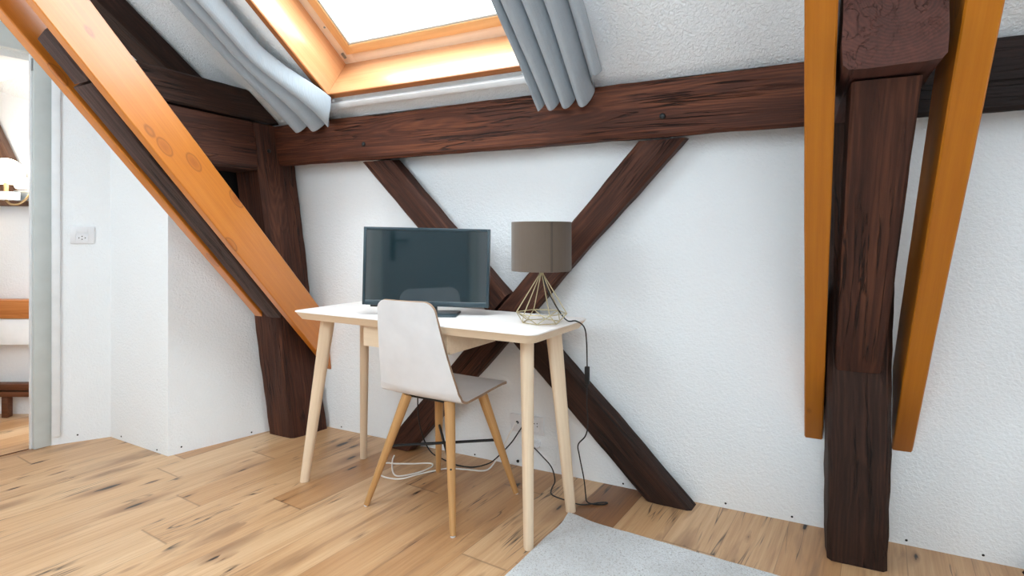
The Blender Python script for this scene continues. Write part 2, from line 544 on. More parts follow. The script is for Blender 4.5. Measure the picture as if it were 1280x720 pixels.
def timber(name, A, B, side, wy, wz, mat, cuts=(None, None), amp=0.004, chamfer=0.008, seed=0.0, parent=None, taper=None, step=0.03):
    """squared timber from A to B (centre line). side = direction of its local Y. cuts = (point, normal) planes of its two ends."""
    A, B = V(A), V(B)
    L = (B - A).length
    ax = (B - A).normalized()
    ay = V(side)
    ay = (ay - ax * ay.dot(ax)).normalized()
    az = ax.cross(ay)
    mw = Matrix((ax, ay, az)).transposed().to_4x4()
    mw.translation = A
    inv = mw.inverted()
    hy, hz = wy / 2, wz / 2
    c = chamfer
    prof = []
    corners = [(-hy, -hz), (hy, -hz), (hy, hz), (-hy, hz)]
    per = 5
    for i in range(4):
        p, q = V(corners[i]), V(corners[(i + 1) % 4])
        d = (q - p).normalized()
        p2, q2 = p + d * c, q - d * c
        for k in range(per + 1):
            prof.append(p2.lerp(q2, k / per))
    ends = []
    for i, cut in enumerate(cuts):
        if cut is None:
            ends.append(None)
        else:
            ends.append((inv @ V(cut[0]), (inv.to_3x3() @ V(cut[1])).normalized()))

    def endx(i, y, z):
        if ends[i] is None:
            return 0.0 if i == 0 else L
        p, n = ends[i]
        return p.x - (n.y * (y - p.y) + n.z * (z - p.z)) / n.x

    ns = max(4, int(L / step))
    bm = bmesh.new()
    rings = []
    for s in range(ns + 1):
        t = s / ns
        ring = []
        for q in prof:
            x0, x1 = endx(0, q.x, q.y), endx(1, q.x, q.y)
            x = x0 + (x1 - x0) * t
            k = 1.0
            yy, zz = q.x, q.y
            if taper:
                yy *= 1 + (taper[0] - 1) * t
                zz *= 1 + (taper[1] - 1) * t
            # hewn, slightly wavy faces
            pos = V((x * 2.2 + seed * 13.7, yy * 7, zz * 7))
            n1 = noise.noise(pos)
            n2 = noise.noise(V((x * 11 + seed * 5, yy * 22, zz * 22)))
            d = V((yy / hy, zz / hz))
            m = max(abs(d.x), abs(d.y))
            edge = min(abs(d.x), abs(d.y)) / max(m, 1e-6)
            off = amp * (n1 * 1.0 + n2 * 0.45 - 0.35 * edge ** 4)
            dn = V((d.x ** 5, d.y ** 5))
            if dn.length > 0:
                dn.normalize()
            yy += dn.x * off
            zz += dn.y * off
            ring.append(bm.verts.new((x, yy, zz)))
        rings.append(ring)
    P = len(prof)
    for s in range(ns):
        for k in range(P):
            bm.faces.new((rings[s][k], rings[s][(k + 1) % P], rings[s + 1][(k + 1) % P], rings[s + 1][k]))
    for ring, rev in ((rings[0], True), (rings[-1], False)):
        cen = V((0, 0, 0))
        for v in ring:
            cen += v.co
        cv = bm.verts.new(cen / P)
        for k in range(P):
            f = (ring[k], ring[(k + 1) % P], cv)
            bm.faces.new(f[::-1] if rev else f)
    me = finish(bm, name)
    return link(name, me, mat, parent, mw, sharp=40)


def disc_stud(name, loc, nrm, r, mat, parent=None, h=0.003):
    bm = bmesh.new()
    bmesh.ops.create_uvsphere(bm, u_segments=12, v_segments=6, radius=r)
    for v in bm.verts:
        v.co.z *= h / r
    q = V((0, 0, 1)).rotation_difference(V(nrm))
    m = Matrix.Translation(V(loc)) @ q.to_matrix().to_4x4()
    return link(name, finish(bm, name), mat, parent, m)


sm = lambda t: t * t * (3 - 2 * t)
clamp01 = lambda t: max(0.0, min(1.0, t))

# ------------------------------------------------------------------ room frame
LEAN = 0.13                      # the eaves wall leans into the room like the old roof posts
UU = V((0, -LEAN, 1)).normalized()
NN = V((0, -1, -LEAN)).normalized()
W0 = V((0, 2.36, 0))


def wl(x, u, n=0.0):
    return V((x, W0.y, W0.z)) + UU * u + NN * n


C0 = V((0, 2.07, 1.62))          # slope of the ceiling
TT = V((0, -1, 0.7)).normalized()
MM = V((0, -0.7, -1)).normalized()


def cl(x, d, n=0.0):
    return V((x, C0.y, C0.z)) + TT * d + MM * n


def ceil_z(y):
    return 1.62 - 0.7 * (y - 2.07)


FLOOR_PLANE = (V((0, 0, 0.001)), V((0, 0, 1)))
XR, YB, XL = 2.7, -0.42, -3.42

# floor
fl = box('floor', (-5.8, -0.9, -0.12), (3.0, 2.75, 0.0), 'floor')
fl.data.transform(Matrix.Translation(fl.location))
fl.location = (0, 0, 0)
tag(fl, 'wide knotty oak plank floor', 'floor', kind='structure')


# leaning eaves wall
def slab(name, quads_front, thick_dir, mat):
    bm = bmesh.new()
    for q in quads_front:
        a = [bm.verts.new(p) for p in q]
        b = [bm.verts.new(V(p) + V(thick_dir)) for p in q]
        n = len(q)
        bm.faces.new(a)
        bm.faces.new(b[::-1])
        for i in range(n):
            bm.faces.new((a[i], a[(i + 1) % n], b[(i + 1) % n], b[i]))
    return link(name, finish(bm, name), mat)


utop = 1.80
w = slab('wall_back', [[wl(-2.62, 0), wl(XR, 0), wl(XR, utop), wl(-2.62, utop)]], (0, 0.12, 0), 'wall')
tag(w, 'rough white plaster eaves wall behind the desk', 'wall', kind='structure')

# sloping ceiling with the skylight opening
SX0, SX1, SD0, SD1 = -1.950, -0.66, 0.140, 1.60
DT = 3.05
quads = []
for x0, x1, d0, d1 in ((-5.8, SX0, 0.004, DT), (SX1, XR + 0.2, 0.004, DT), (SX0, SX1, 0.004, SD0), (SX0, SX1, SD1, DT)):
    quads.append([cl(x0, d0), cl(x1, d0), cl(x1, d1), cl(x0, d1)])
c = slab('ceiling', quads, -MM * 0.24, 'ceil')
tag(c, 'sloping white plastered attic ceiling', 'ceiling', kind='structure')


def wall_seg(name, p, q, thick, mat='wall', z0=0.0, top=None):
    bm = bmesh.new()
    p, q = V((*p, 0)), V((*q, 0))
    t = V((*thick, 0))
    pts = [p, q, q + t, p + t]
    lo = [bm.verts.new((a.x, a.y, z0)) for a in pts]
    hi = [bm.verts.new((a.x, a.y, (ceil_z(a.y) + 0.02) if top is None else top)) for a in pts]
    bm.faces.new(lo[::-1])
    bm.faces.new(hi)
    for i in range(4):
        bm.faces.new((lo[i], lo[(i + 1) % 4], hi[(i + 1) % 4], hi[i]))
    return tag(link(name, finish(bm, name), mat), kind='structure')


dv = V((0.104, 0.9946))           # run of the wall with the door
jamb = V((-3.415, 1.447))
tag(wall_seg('wall_left_socket', (-3.388, 1.512), (-3.253, 1.722), (-0.10, 0.07)), 'narrow white wall strip with the socket beside the door', 'wall')
tag(wall_seg('wall_left_return', (-3.253, 1.722), (-2.72, 1.695), (0.0, 0.12)), 'short white wall facing into the room beside the socket', 'wall')
tag(wall_seg('wall_left_pier', (-2.72, 1.695), (-2.575, 2.20), (-0.12, 0.03)), 'white plastered side of the wall next to the dark corner post', 'wall')
d0 = jamb - dv * 0.86
d1 = jamb - dv * 2.0
ws = wall_seg('wall_left_door', d0, d1, (-0.12, 0.0))
tag(ws, 'white wall beyond the doorway', 'wall')
# wall above the door
bm = bmesh.new()
vs = []
for pt in (d0, jamb, jamb + V((-0.12, 0)), d0 + V((-0.12, 0))):
    vs.append((bm.verts.new((pt.x, pt.y, 2.02)), bm.verts.new((pt.x, pt.y, ceil_z(pt.y) + 0.02))))
lo, hi = [a for a, b in vs], [b for a, b in vs]
bm.faces.new(lo[::-1])
bm.faces.new(hi)
for i in range(4):
    bm.faces.new((lo[i], lo[(i + 1) % 4], hi[(i + 1) % 4], hi[i]))
tag(link('wall_left_over_door', finish(bm, 'wall_left_over_door'), 'wall'), 'white wall over the doorway', 'wall', kind='structure')
# rear and right of the room (behind the camera)
REAR_FILL = ((-2.95, -1.85, 1.25, 2.50), (-0.50, 0.55, 1.25, 2.60))     # unseen glazed openings, added behind the camera for fill daylight


def rear_wall():
    bm = bmesh.new()
    xs = [-3.75] + [v for r in REAR_FILL for v in r[:2]] + [XR + 0.1]
    top = 3.45
    rects = [(xs[0], xs[1], 0, top), (xs[2], xs[3], 0, top), (xs[4], xs[5], 0, top)]
    for x0, x1, z0, z1 in REAR_FILL:
        rects += [(x0, x1, 0, z0), (x0, x1, z1, top)]
    for x0, x1, z0, z1 in rects:
        add_box(bm, (x0, YB - 0.16, z0), (x1, YB, z1))
    return tag(link('wall_rear', finish(bm, 'wall_rear'), 'smooth_wall'), 'white wall behind the camera', 'wall', kind='structure')


rear_wall()
for i, (x0, x1, z0, z1) in enumerate(REAR_FILL):
    wr_ = empty('window_%d' % (3 + i), ((x0 + x1) / 2, YB - 0.10, z0))
    tag(wr_, ['tall window behind the camera beside the grey door', 'wide window behind the camera'][i], 'window', kind='structure')
    hx_, hz_ = (x1 - x0) / 2, z1 - z0
    bm = bmesh.new()
    for lo_, hi_ in (((-hx_, -.03, 0), (-hx_ + .06, .03, hz_)), ((hx_ - .06, -.03, 0), (hx_, .03, hz_)), ((-hx_ + .06, -.03, 0), (hx_ - .06, .03, .06)), ((-hx_ + .06, -.03, hz_ - .06), (hx_ - .06, .03, hz_)), ((-.03, -.025, .06), (.03, .025, hz_ - .06))):
        add_box(bm, lo_, hi_, 0.004)
    link('window_frame', finish(bm, 'window_frame'), 'trim_white', wr_)
    box('window_pane', (-hx_ + .05, -.004, .05), (hx_ - .05, .004, hz_ - .05), 'glass', wr_)
# right gable wall; its unseen window is added for fill daylight
GY0, GY1, GZ0, GZ1 = 0.15, 1.05, 0.85, 1.95
bm = bmesh.new()
ymax = 2.5
outline = [(YB, 0), (GY0, 0), (GY0, 3.4), (YB, 3.4)]
for (ya, yb, za, zb) in ((YB, GY0, 0, None), (GY1, ymax, 0, None), (GY0, GY1, 0, GZ0), (GY0, GY1, GZ1, None)):
    zt = [(zb if zb is not None else max(za + 0.05, ceil_z(y) + 0.02)) for y in (ya, yb)]
    q = [(ya, za), (yb, za), (yb, zt[1]), (ya, zt[0])]
    a = [bm.verts.new((XR, y, z)) for y, z in q]
    b = [bm.verts.new((XR + 0.18, y, z)) for y, z in q]
    bm.faces.new(a)
    bm.faces.new(b[::-1])
    for i in range(4):
        bm.faces.new((a[i], a[(i + 1) % 4], b[(i + 1) % 4], b[i]))
tag(link('wall_right', finish(bm, 'wall_right'), 'smooth_wall'), 'white gable wall at the far right', 'wall', kind='structure')
w2 = empty('window_2', (XR + 0.09, (GY0 + GY1) / 2, GZ0))
tag(w2, 'gable window in the right wall', 'window', kind='structure')
hw = (GY1 - GY0) / 2
hh = GZ1 - GZ0
bm = bmesh.new()
for lo_, hi_ in (((-.03, -hw, 0), (.03, -hw + .06, hh)), ((-.03, hw - .06, 0), (.03, hw, hh)), ((-.03, -hw + .06, 0), (.03, hw - .06, .06)), ((-.03, -hw + .06, hh - .06), (.03, hw - .06, hh)), ((-.025, -.03, .06), (.025, .03, hh - .06))):
    add_box(bm, lo_, hi_, 0.004)
link('window_frame', finish(bm, 'window_frame'), 'trim_white', w2)
box('window_pane', (-.004, -hw + .05, .05), (.004, hw - .05, hh - .05), 'glass', w2)

# ------------------------------------------------------------------ skylight
sky = empty('window_1', cl((SX0 + SX1) / 2, SD0))
tag(sky, 'pine framed roof skylight in the sloping ceiling', 'window', kind='structure')
SM = Matrix((V((1, 0, 0)), TT, -MM)).transposed().to_4x4()     # local: x, up the slope, out through the roof
SM.translation = cl(0, 0)
sky_inv = Matrix.Translation(-sky.location)
SMp = sky_inv @ SM
th = 0.018
box_grain('lining_side', (SX0, SD0, -0.006), (SX0 + th, SD1, 0.20), 1, 'lining', sky, 0.001, SMp)
box_grain('lining_side', (SX1 - th, SD0, -0.006), (SX1, SD1, 0.20), 1, 'lining', sky, 0.001, SMp)
box_grain('lining_bottom', (SX0 + th, SD0, -0.006), (SX1 - th, SD0 + th, 0.20), 0, 'lining', sky, 0.001, SMp)
box_grain('lining_top', (SX0 + th, SD1 - th, -0.006), (SX1 - th, SD1, 0.20), 0, 'lining', sky, 0.001, SMp)


for nm, lo_, hi_, a_ in (('lining_trim', (SX0 - 0.004, SD0 - 0.004, -0.014), (SX0 + th + 0.004, SD1, -0.0062), 1), ('lining_trim', (SX1 - th - 0.004, SD0 - 0.004, -0.014), (SX1 + 0.004, SD1, -0.0062), 1), ('lining_trim', (SX0 + th + 0.004, SD0 - 0.004, -0.014), (SX1 - th - 0.004, SD0 + th + 0.002, -0.0062), 0)):
    box_grain(nm, lo_, hi_, a_, 'lining_edge', sky, 0.001, SMp)


def frame_ring(name, inset, width, n0, n1, mat, dbot=0.0):
    x0, x1, e0, e1 = SX0 + th + inset, SX1 - th - inset, SD0 + th + inset + dbot, SD1 - th - inset
    box_grain(name + '_side', (x0, e0, n0), (x0 + width, e1, n1), 1, mat, sky, 0.002, SMp)
    box_grain(name + '_side', (x1 - width, e0, n0), (x1, e1, n1), 1, mat, sky, 0.002, SMp)
    box_grain(name + '_bottom', (x0 + width, e0, n0), (x1 - width, e0 + width, n1), 0, mat, sky, 0.002, SMp)
    box_grain(name + '_top', (x0 + width, e1 - width, n0), (x1 - width, e1, n1), 0, mat, sky, 0.002, SMp)


frame_ring('outer_frame', -0.006, 0.075, 0.200, 0.262, 'frame_pale')
frame_ring('sash', 0.055, 0.045, 0.186, 0.1995, 'frame_pine')
frame_ring('glazing_bead', 0.100, 0.010, 0.190, 0.215, 'door_grey')
gx0, gx1, ge0, ge1 = SX0 + 0.12, SX1 - 0.12, SD0 + 0.12, SD1 - 0.12
box('glass_pane', (gx0, ge0, 0.196), (gx1, ge1, 0.204), 'glass', sky, 0, SMp)
bm = bmesh.new()
add_box(bm, (SX0 + 0.040, SD0 + 0.052, 0.190), (SX0 + 0.050, SD0 + 0.080, 0.1995), 0.001)
link('frame_hinge', finish(bm, 'frame_hinge'), 'silver', sky, SMp)
sc_ = disc_stud('frame_screw', SMp @ V((SX0 + th + 0.03, SD0 + 0.22, 0.199)), SMp.to_3x3() @ V((0, 0, -1)), 0.005, 'silver', sky)

# ------------------------------------------------------------------ timber frame
PBOT, PTOP = 1.4395, 1.640       # purlin, measured up the leaning wall
PN = 0.132


def lean_timber(name, a, b, n0, n1, width, mat, **kw):
    A = wl(a[0], a[1], (n0 + n1) / 2)
    B = wl(b[0], b[1], (n0 + n1) / 2)
    return timber(name, A, B, NN, n1 - n0, width, mat, **kw)


pu = lean_timber('purlin', (-2.368, (PBOT + PTOP) / 2), (0.062, (PBOT + PTOP) / 2), 0.012, PN, PTOP - PBOT, 'dark_timber_red', seed=1.0, amp=0.007, chamfer=0.012)
tag(pu, 'long dark red-brown purlin beam above the desk under the skylight', 'beam', 'purlin beams along the eaves wall', 'thing')
for nm, x, u in (('peg', -1.804, 1.512), ('peg', -0.442, 1.512)):
    p = disc_stud(nm, pu.matrix_basis.inverted() @ wl(x, u, PN + 0.001), pu.matrix_basis.inverted().to_3x3() @ NN, 0.011, 'black', pu, 0.006)
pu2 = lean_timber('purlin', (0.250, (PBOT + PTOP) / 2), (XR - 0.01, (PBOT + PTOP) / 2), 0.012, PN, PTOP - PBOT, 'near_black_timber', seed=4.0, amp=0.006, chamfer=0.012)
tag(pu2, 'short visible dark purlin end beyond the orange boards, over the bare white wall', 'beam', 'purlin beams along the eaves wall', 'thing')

# X brace
CUTP = (wl(0, PBOT - 0.006), UU)
SL = V((0, 0, 1))


def brace(name, xbot, xtop, width, n1, mat, seed, cuts, lo=0.0, hi=1.43, n0=0.012):
    k = (xtop - xbot) / 1.4
    return lean_timber(name, (xbot + k * lo, lo), (xbot + k * hi, hi), n0, n1, width, mat, seed=seed, cuts=cuts, amp=0.006, chamfer=0.010)


# '/' brace runs through; centre line from x=-1.813 at the floor to -0.492 at the purlin
fb = brace('diagonal_brace', -1.815, -0.490, 0.122, 0.096, 'dark_timber', 2.0, (FLOOR_PLANE, CUTP))
tag(fb, 'dark diagonal brace rising behind the lamp from floor up to the purlin', 'brace', 'crossed braces on the white wall', 'thing')
# '\' brace in two lengths, butted against the other one
ax = (wl(-0.490, 1.4) - wl(-1.815, 0)).normalized()
nx = ax.cross(NN).normalized()   # in the wall, across the through brace
mid = wl(-1.1525, 0.7)
cutA = (mid + nx * (0.070 if nx.x < 0 else -0.070), nx)
cutB = (mid - nx * (0.070 if nx.x < 0 else -0.070), nx)
b1 = brace('diagonal_brace', -0.465, -1.745, 0.128, 0.092, 'dark_timber', 3.0, (cutA, CUTP), 0.80, 1.43)
tag(b1, 'dark diagonal brace running from the purlin down behind the television', 'brace', 'crossed braces on the white wall', 'thing')
b2 = brace('diagonal_brace', -0.462, -1.742, 0.132, 0.092, 'dark_timber_black', 5.0, (FLOOR_PLANE, cutB), 0.0, 0.62)
tag(b2, 'dark diagonal brace running from behind the desk leg down to the floor near the rug', 'brace', 'crossed braces on the white wall', 'thing')
b3 = brace('diagonal_brace', 0.69, 2.0, 0.122, 0.096, 'dark_timber_black', 6.0, (FLOOR_PLANE, CUTP))
tag(b3, 'dark brace foot beyond the free-standing post where the bare wall meets the floor', 'brace', 'crossed braces on the white wall', 'thing')


# leaning posts
def post(name, x0, x1, ztop, seed, mat, amp_=0.007):
    yf = lambda z: 2.133 - 0.147 * z
    yr = lambda z: 2.347 - 0.13 * z
    A = V(((x0 + x1) / 2, (yf(0) + yr(0)) / 2, 0))
    B = V(((x0 + x1) / 2, (yf(ztop) + yr(ztop)) / 2, ztop))
    return timber(name, A, B, (1, 0, 0), x1 - x0, 0.213, mat, cuts=(FLOOR_PLANE, (V((0, 0, ztop)), V((0, 0, 1)))), amp=amp_, chamfer=0.014, seed=seed, taper=(1.0, 1.10))


pL = post('timber_post', -2.556, -2.373, 1.612, 11, 'dark_timber')
for v in pL.data.vertices:       # the old post is not quite square: it widens towards the wall on the desk side
    if v.co.y > 0:
        # local Z points towards the room or the wall; measure depth from the room side
        wz = pL.matrix_basis @ v.co
        dep = clamp01((wz.y - (2.133 - 0.147 * wz.z)) / 0.215)
        v.co.y += max(0.0, 0.046 - 0.034 * wz.z) * dep * (v.co.y / 0.0915)
tag(pL, 'dark leaning post in the corner at the end of the desk', 'post', 'leaning roof posts', 'thing')
inv = pL.matrix_basis.inverted()
disc_stud('peg', inv @ V((-2.3705, 1.985, 1.482)), inv.to_3x3() @ V((1, 0, 0)), 0.010, 'black', pL, 0.008)
pR = post('timber_post', 0.068, 0.240, 1.612, 12, 'dark_timber_black', 0.010)
tag(pR, 'dark rough leaning post standing free between the two orange boards near the rug', 'post', 'leaning roof posts', 'thing')

# ties of the corner truss
t_lo = timber('tie_beam', (-2.465, 1.30, 1.497), (-2.465, 1.92, 1.497), (1, 0, 0), 0.182, 0.238, 'dark_timber', seed=21, amp=0.004,
              cuts=((V((0, 1.608, 1.375)), V((0, 1.1, 1)).normalized()), (V((0, 1.926, 1.376)), V((0, 1, 0.147)).normalized())))
tag(t_lo, 'dark horizontal tie beam meeting the corner post, the lower of two', 'beam', 'tie beams of the corner truss', 'thing')
A = V((-2.464, 1.20, 1.693))
t_up = timber('tie_beam', A, (-2.464, 2.05, 1.693), (1, 0, 0), 0.184, 0.138, 'dark_timber_black', seed=22, amp=0.004,
              cuts=((V((0, 1.384, 1.62)), V((0, 1.1, 1)).normalized()), (V((0, 2.058, 1.620)), V((0, 0.72, 1.0)).normalized())))
tag(t_up, 'dark horizontal tie beam lying on top of the corner post, the upper of two', 'beam', 'tie beams of the corner truss', 'thing')
# rafter under the slope
rf = timber('rafter', cl(-2.648, 0.22, 0.052), cl(-2.648, 2.2, 0.052), (1, 0, 0), 0.150, 0.098, 'dark_timber_black', seed=23, amp=0.003)
tag(rf, 'dark rafter under the sloping ceiling next to the curtain, above the orange boards', 'rafter', None, 'thing')
# black board standing for the shade in the gap behind the lower tie
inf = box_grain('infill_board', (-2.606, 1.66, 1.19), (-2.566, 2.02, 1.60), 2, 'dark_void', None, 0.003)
tag(inf, 'black infill board in the gap behind the corner post and tie beam', 'board', None, 'thing')

# slanting orange boards. lower face lies in the plane z + 1.1 y = K
K = 2.88
SD = V((0, 1, -1.1)).normalized()        # down the slope
SNn = V((0, 1.1, 1)).normalized()        # up, away from the lower face


def board(name, xt, xb, thick, height, ytop, cut_end, mat, seed, chamfer=0.0035):
    """board between two parallel planes; xt/xb = middle of the thickness at the top and at the bottom"""
    yb = 2.33
    a = V((xt, ytop, K - 1.1 * ytop)) + SNn * (height / 2)
    b = V((xb, yb, K - 1.1 * yb)) + SNn * (height / 2)
    return timber(name, a, b, (1, 0, 0), thick, height, mat, cuts=((V((0, ytop, K - 1.1 * ytop)), SD), cut_end), amp=0.0012, chamfer=chamfer, seed=seed)


WALLCUT = (wl(0, 0, 0.003), NN)
POSTCUT = (V((0, 2.126, 0)), V((0, 1, 0.147)).normalized())
o1 = board('truss_board', -2.252, -2.300, 0.042, 0.170, 0.28, WALLCUT, 'pine', 31)
tag(o1, 'wide shiny slanting orange pine board that ends behind the corner of the desk', 'board', 'slanting pine boards', 'thing')
o2 = board('truss_board', -2.462, -2.510, 0.056, 0.170, 0.28, POSTCUT, 'pine', 32)
tag(o2, 'slanting orange board on the doorway side of the wide shiny one, showing its edge', 'board', 'slanting pine boards', 'thing')
o3 = board('truss_board', 0.029, 0.033, 0.058, 0.170, 0.28, WALLCUT, 'pine_deep', 33)
tag(o3, 'narrow upright looking orange board on the desk side of the free-standing post', 'board', 'slanting pine boards', 'thing')
o4 = board('truss_board', 0.276, 0.297, 0.058, 0.170, 0.28, WALLCUT, 'pine_deep', 34)
tag(o4, 'tilted orange board on the bare wall side of the free-standing post', 'board', 'slanting pine boards', 'thing')


def strut(name, x0, x1, y0, y1, mat, seed, cut_top, thick=0.12, off=0.0, shift=0.0):
    a = V(((x0 + x1) / 2, y0, K - 1.1 * y0)) + SNn * (thick / 2 + off)
    b = V(((x0 + x1) / 2 + shift, y1, K - 1.1 * y1)) + SNn * (thick / 2 + off)
    return timber(name, a, b, (1, 0, 0), x1 - x0, thick, mat, cuts=(cut_top, POSTCUT), amp=0.004, chamfer=0.006, seed=seed)


s1 = strut('strut', -2.424, -2.308, 1.15, 2.04, 'grey_timber', 41, (V((0, 1.152, K - 1.1 * 1.152)), SD), shift=-0.028)
tag(s1, 'old dark strut between the orange boards of the corner truss', 'strut', 'old struts under the posts', 'thing')
s2 = strut('strut', 0.088, 0.211, 1.38, 2.04, 'dark_timber', 42, (V((0, 1.4, 1.378)), V((0, 0, 1))), 0.12)
tag(s2, 'flat dark strut in front of the free-standing post, between the orange boards', 'strut', 'old struts under the posts', 'thing')
# stub of the old tie at the corner truss
a = V((-2.346, 1.02, K - 1.1 * 1.02)) + SNn * 0.05
b = V((-2.352, 1.145, K - 1.1 * 1.145)) + SNn * 0.05
s3 = timber('tie_stub', a, b, (1, 0, 0), 0.098, 0.10, 'grey_timber', cuts=((a, (SD + V((0.25, 0, 0))).normalized()), (b, SD)), amp=0.006, chamfer=0.008, seed=43)
tag(s3, 'short sawn-off grey-brown timber stub above the strut of the corner truss', 'timber stub', 'sawn-off tie stubs', 'thing')
s4 = timber('tie_stub', (0.1535, 1.285, 1.50), (0.1535, 1.925, 1.50), (1, 0, 0), 0.168, 0.228, 'stub_timber', amp=0.005, chamfer=0.010, seed=44,
            cuts=((V((0, 1.290, 1.40)), V((0, 1, 0.06)).normalized()), (V((0, 2.108, 0)), V((0, 1, 0.147)).normalized())))
tag(s4, 'thick sawn-off dark tie beam end with growth rings, above the strut of the free-standing post', 'timber stub', 'sawn-off tie stubs', 'thing')

# ------------------------------------------------------------------ curtains and their rail
def curtain(name, edges, hem, folds, amp, phase, off0, label, back=None):
    """edges(d, s) -> x on the slope; folds run up the slope"""
    bm = bmesh.new()
    NS, ND = 90, 60
    top = 2.0
    grid = []
    for j in range(ND + 1):
        row = []
        for i in range(NS + 1):
            s = i / NS
            h = hem(s)
            d = h + (top - h) * (j / ND) ** 1.6
            ph = s * folds * 2 * PI + phase + 0.5 * math.sin(d * 2.3 + s * 4)
            spread = 1.0 + 0.25 * math.exp(-((d - h) / 0.15) ** 2)
            n = off0 + amp(s, d) * spread * math.cos(ph)
            x = edges(d, s) + 0.35 * amp(s, d) * math.sin(ph * 1.0)
            n += 0.004 * noise.noise(V((s * 9, d * 3, phase)))
            row.append(bm.verts.new(cl(x, d, max(0.012, n))))
        grid.append(row)
    for j in range(ND):
        for i in range(NS):
            bm.faces.new((grid[j][i], grid[j][i + 1], grid[j + 1][i + 1], grid[j + 1][i]))
    o = link(name, finish(bm, name), 'curtain', sharp=80)
    so = o.modifiers.new('thick', 'SOLIDIFY')
    so.thickness = 0.0022
    return tag(o, label, 'curtain', 'curtains at the skylight')




def l_edge(d, s):
    right = -2.03 + 0.155 * (1 - sm(clamp01((d - 0.08) / 0.42)))
    left = -2.235
    return left + (right - left) * s


def l_hem(s):
    return 0.035 + 0.125 * sm(clamp01((s - 0.72) / 0.28))


curtain('curtain', l_edge, l_hem, 3.2, lambda s, d: 0.018 + 0.016 * s, 2.6, 0.074, 'pale grey curtain hanging down the slope beside the dark rafter')


def r_edge(d, s):
    left, right = -0.895, -0.632 + 0.02 * clamp01(d / 0.4)
    return left + (right - left) * s


def r_hem(s):
    return 0.035 + 0.11 * sm(clamp01((s - 0.78) / 0.14))


curtain('curtain', r_edge, r_hem, 4.3, lambda s, d: 0.040 - 0.024 * sm(clamp01((s - 0.7) / 0.2)), 0.3, 0.088, 'blue-grey pleated curtain bunched on the desk lamp side of the skylight')
rail = box('curtain_rail', (-2.20, 0.088, -0.030), (-0.66, 0.116, -0.014), 'rail_white', None, 0.003, SM)
tag(rail, 'thin white curtain rail under the skylight just above the purlin', 'curtain rail')
for x in (-1.925, -0.95):
    bm = bmesh.new()
    add_box(bm, (-0.008, -0.006, -0.016), (0.008, 0.006, 0.0), 0.001)
    link('rail_bracket', finish(bm, 'rail_bracket'), 'plastic_white', rail, rail.matrix_basis.inverted() @ SM @ Matrix.Translation((x, 0.122, 0)))

# ------------------------------------------------------------------ door frame at the left
def local_mw(p, d):
    d = V((d[0], d[1], 0)).normalized()
    m = Matrix((d, V((-d.y, d.x, 0)), V((0, 0, 1)))).transposed().to_4x4()
    m.translation = V((p[0], p[1], 0))
    return m


DM = local_mw(jamb, dv)           # x along the wall (towards the eaves), y = into the bathroom (-x world)
df = empty('door_1', (jamb.x, jamb.y, 0))
tag(df, 'grey painted door frame with its doorway at the edge of the room', 'door frame', kind='structure')
DMp = Matrix.Translation(-df.location) @ DM
def dpiece(name, lo_, hi_, mat, bev=0.003):
    return box(name, lo_, hi_, mat, df, bev, DMp)


dpiece('casing_post', (0.0, -0.022, 0.0), (0.074, 0.02, 1.965), 'door_grey')
dpiece('casing_edge', (-0.008, 0.0, 0.0), (0.0, 0.02, 1.965), 'trim_white', 0.001)
dpiece('casing_head', (-0.93, -0.022, 1.966), (0.074, 0.02, 2.085), 'door_grey')
dpiece('casing_post', (-0.93, -0.022, 0.0), (-0.86, 0.02, 1.965), 'door_grey')
bm = bmesh.new()
add_box(bm, (-0.006, -0.012, 1.88), (0.004, -0.001, 1.94), 0.001)
link('hinge', finish(bm, 'hinge'), 'silver', df, DMp)
wd = V((0.135, 0.21)).normalized()
TM = local_mw((-3.388, 1.5125), wd)
tr = box('trim_1', (0.006, -0.016, 0.045), (0.040, -0.001, 1.98), 'trim_white', None, 0.002, TM)
tag(tr, 'narrow white trim strip between the door frame and the socket', 'trim', kind='structure')
th_ = box('door_threshold', (-0.86, 0.006, 0.0005), (-0.012, 0.014, 0.003), 'brown_wood', df, 0.001, DMp)

# socket with switch
def face_mw(p, outward, up=V((0, 0, 1))):
    """local x = right when looking at the wall, y = up, z = outward"""
    n = V(outward).normalized()
    x = V(up).cross(n).normalized()
    y = n.cross(x)
    m = Matrix((x, y, n)).transposed().to_4x4()
    m.translation = V(p)
    return m


sw = empty('wall_socket', (0, 0, 0))
sn = V((0.84, -0.54, 0))
base = V((-3.388, 1.512, 0)) + V((wd.x, wd.y, 0)) * 0.130
sw.matrix_world = face_mw(base + sn * 0.001 + V((0, 0, 1.063)), sn)
tag(sw, 'white wall plate with switch and socket beside the door frame', 'socket', 'wall sockets')


def plate(parent, w_, h_, kind):
    bm = bmesh.new()
    add_box(bm, (-w_ / 2, -h_ / 2, 0), (w_ / 2, h_ / 2, 0.010), 0.003)
    link('plate', finish(bm, 'plate'), 'plastic_white', parent)


plate(sw, 0.10, 0.088, 's')
box('switch', (-0.024, 0.010, 0.0105), (0.024, 0.032, 0.0135), 'plastic_white', sw, 0.002)
bm = bmesh.new()
add_box(bm, (-0.026, -0.034, 0.0101), (0.026, 0.004, 0.0125), 0.004)
link('socket_face', finish(bm, 'socket_face'), 'plastic_white', sw)
for px, py in ((-0.013, -0.014), (0.013, -0.014), (0.0, -0.021), (0.0, -0.006)):
    disc_stud('pin_hole', (px, py, 0.0126), (0, 0, 1), 0.0028, 'black', sw, 0.0006)

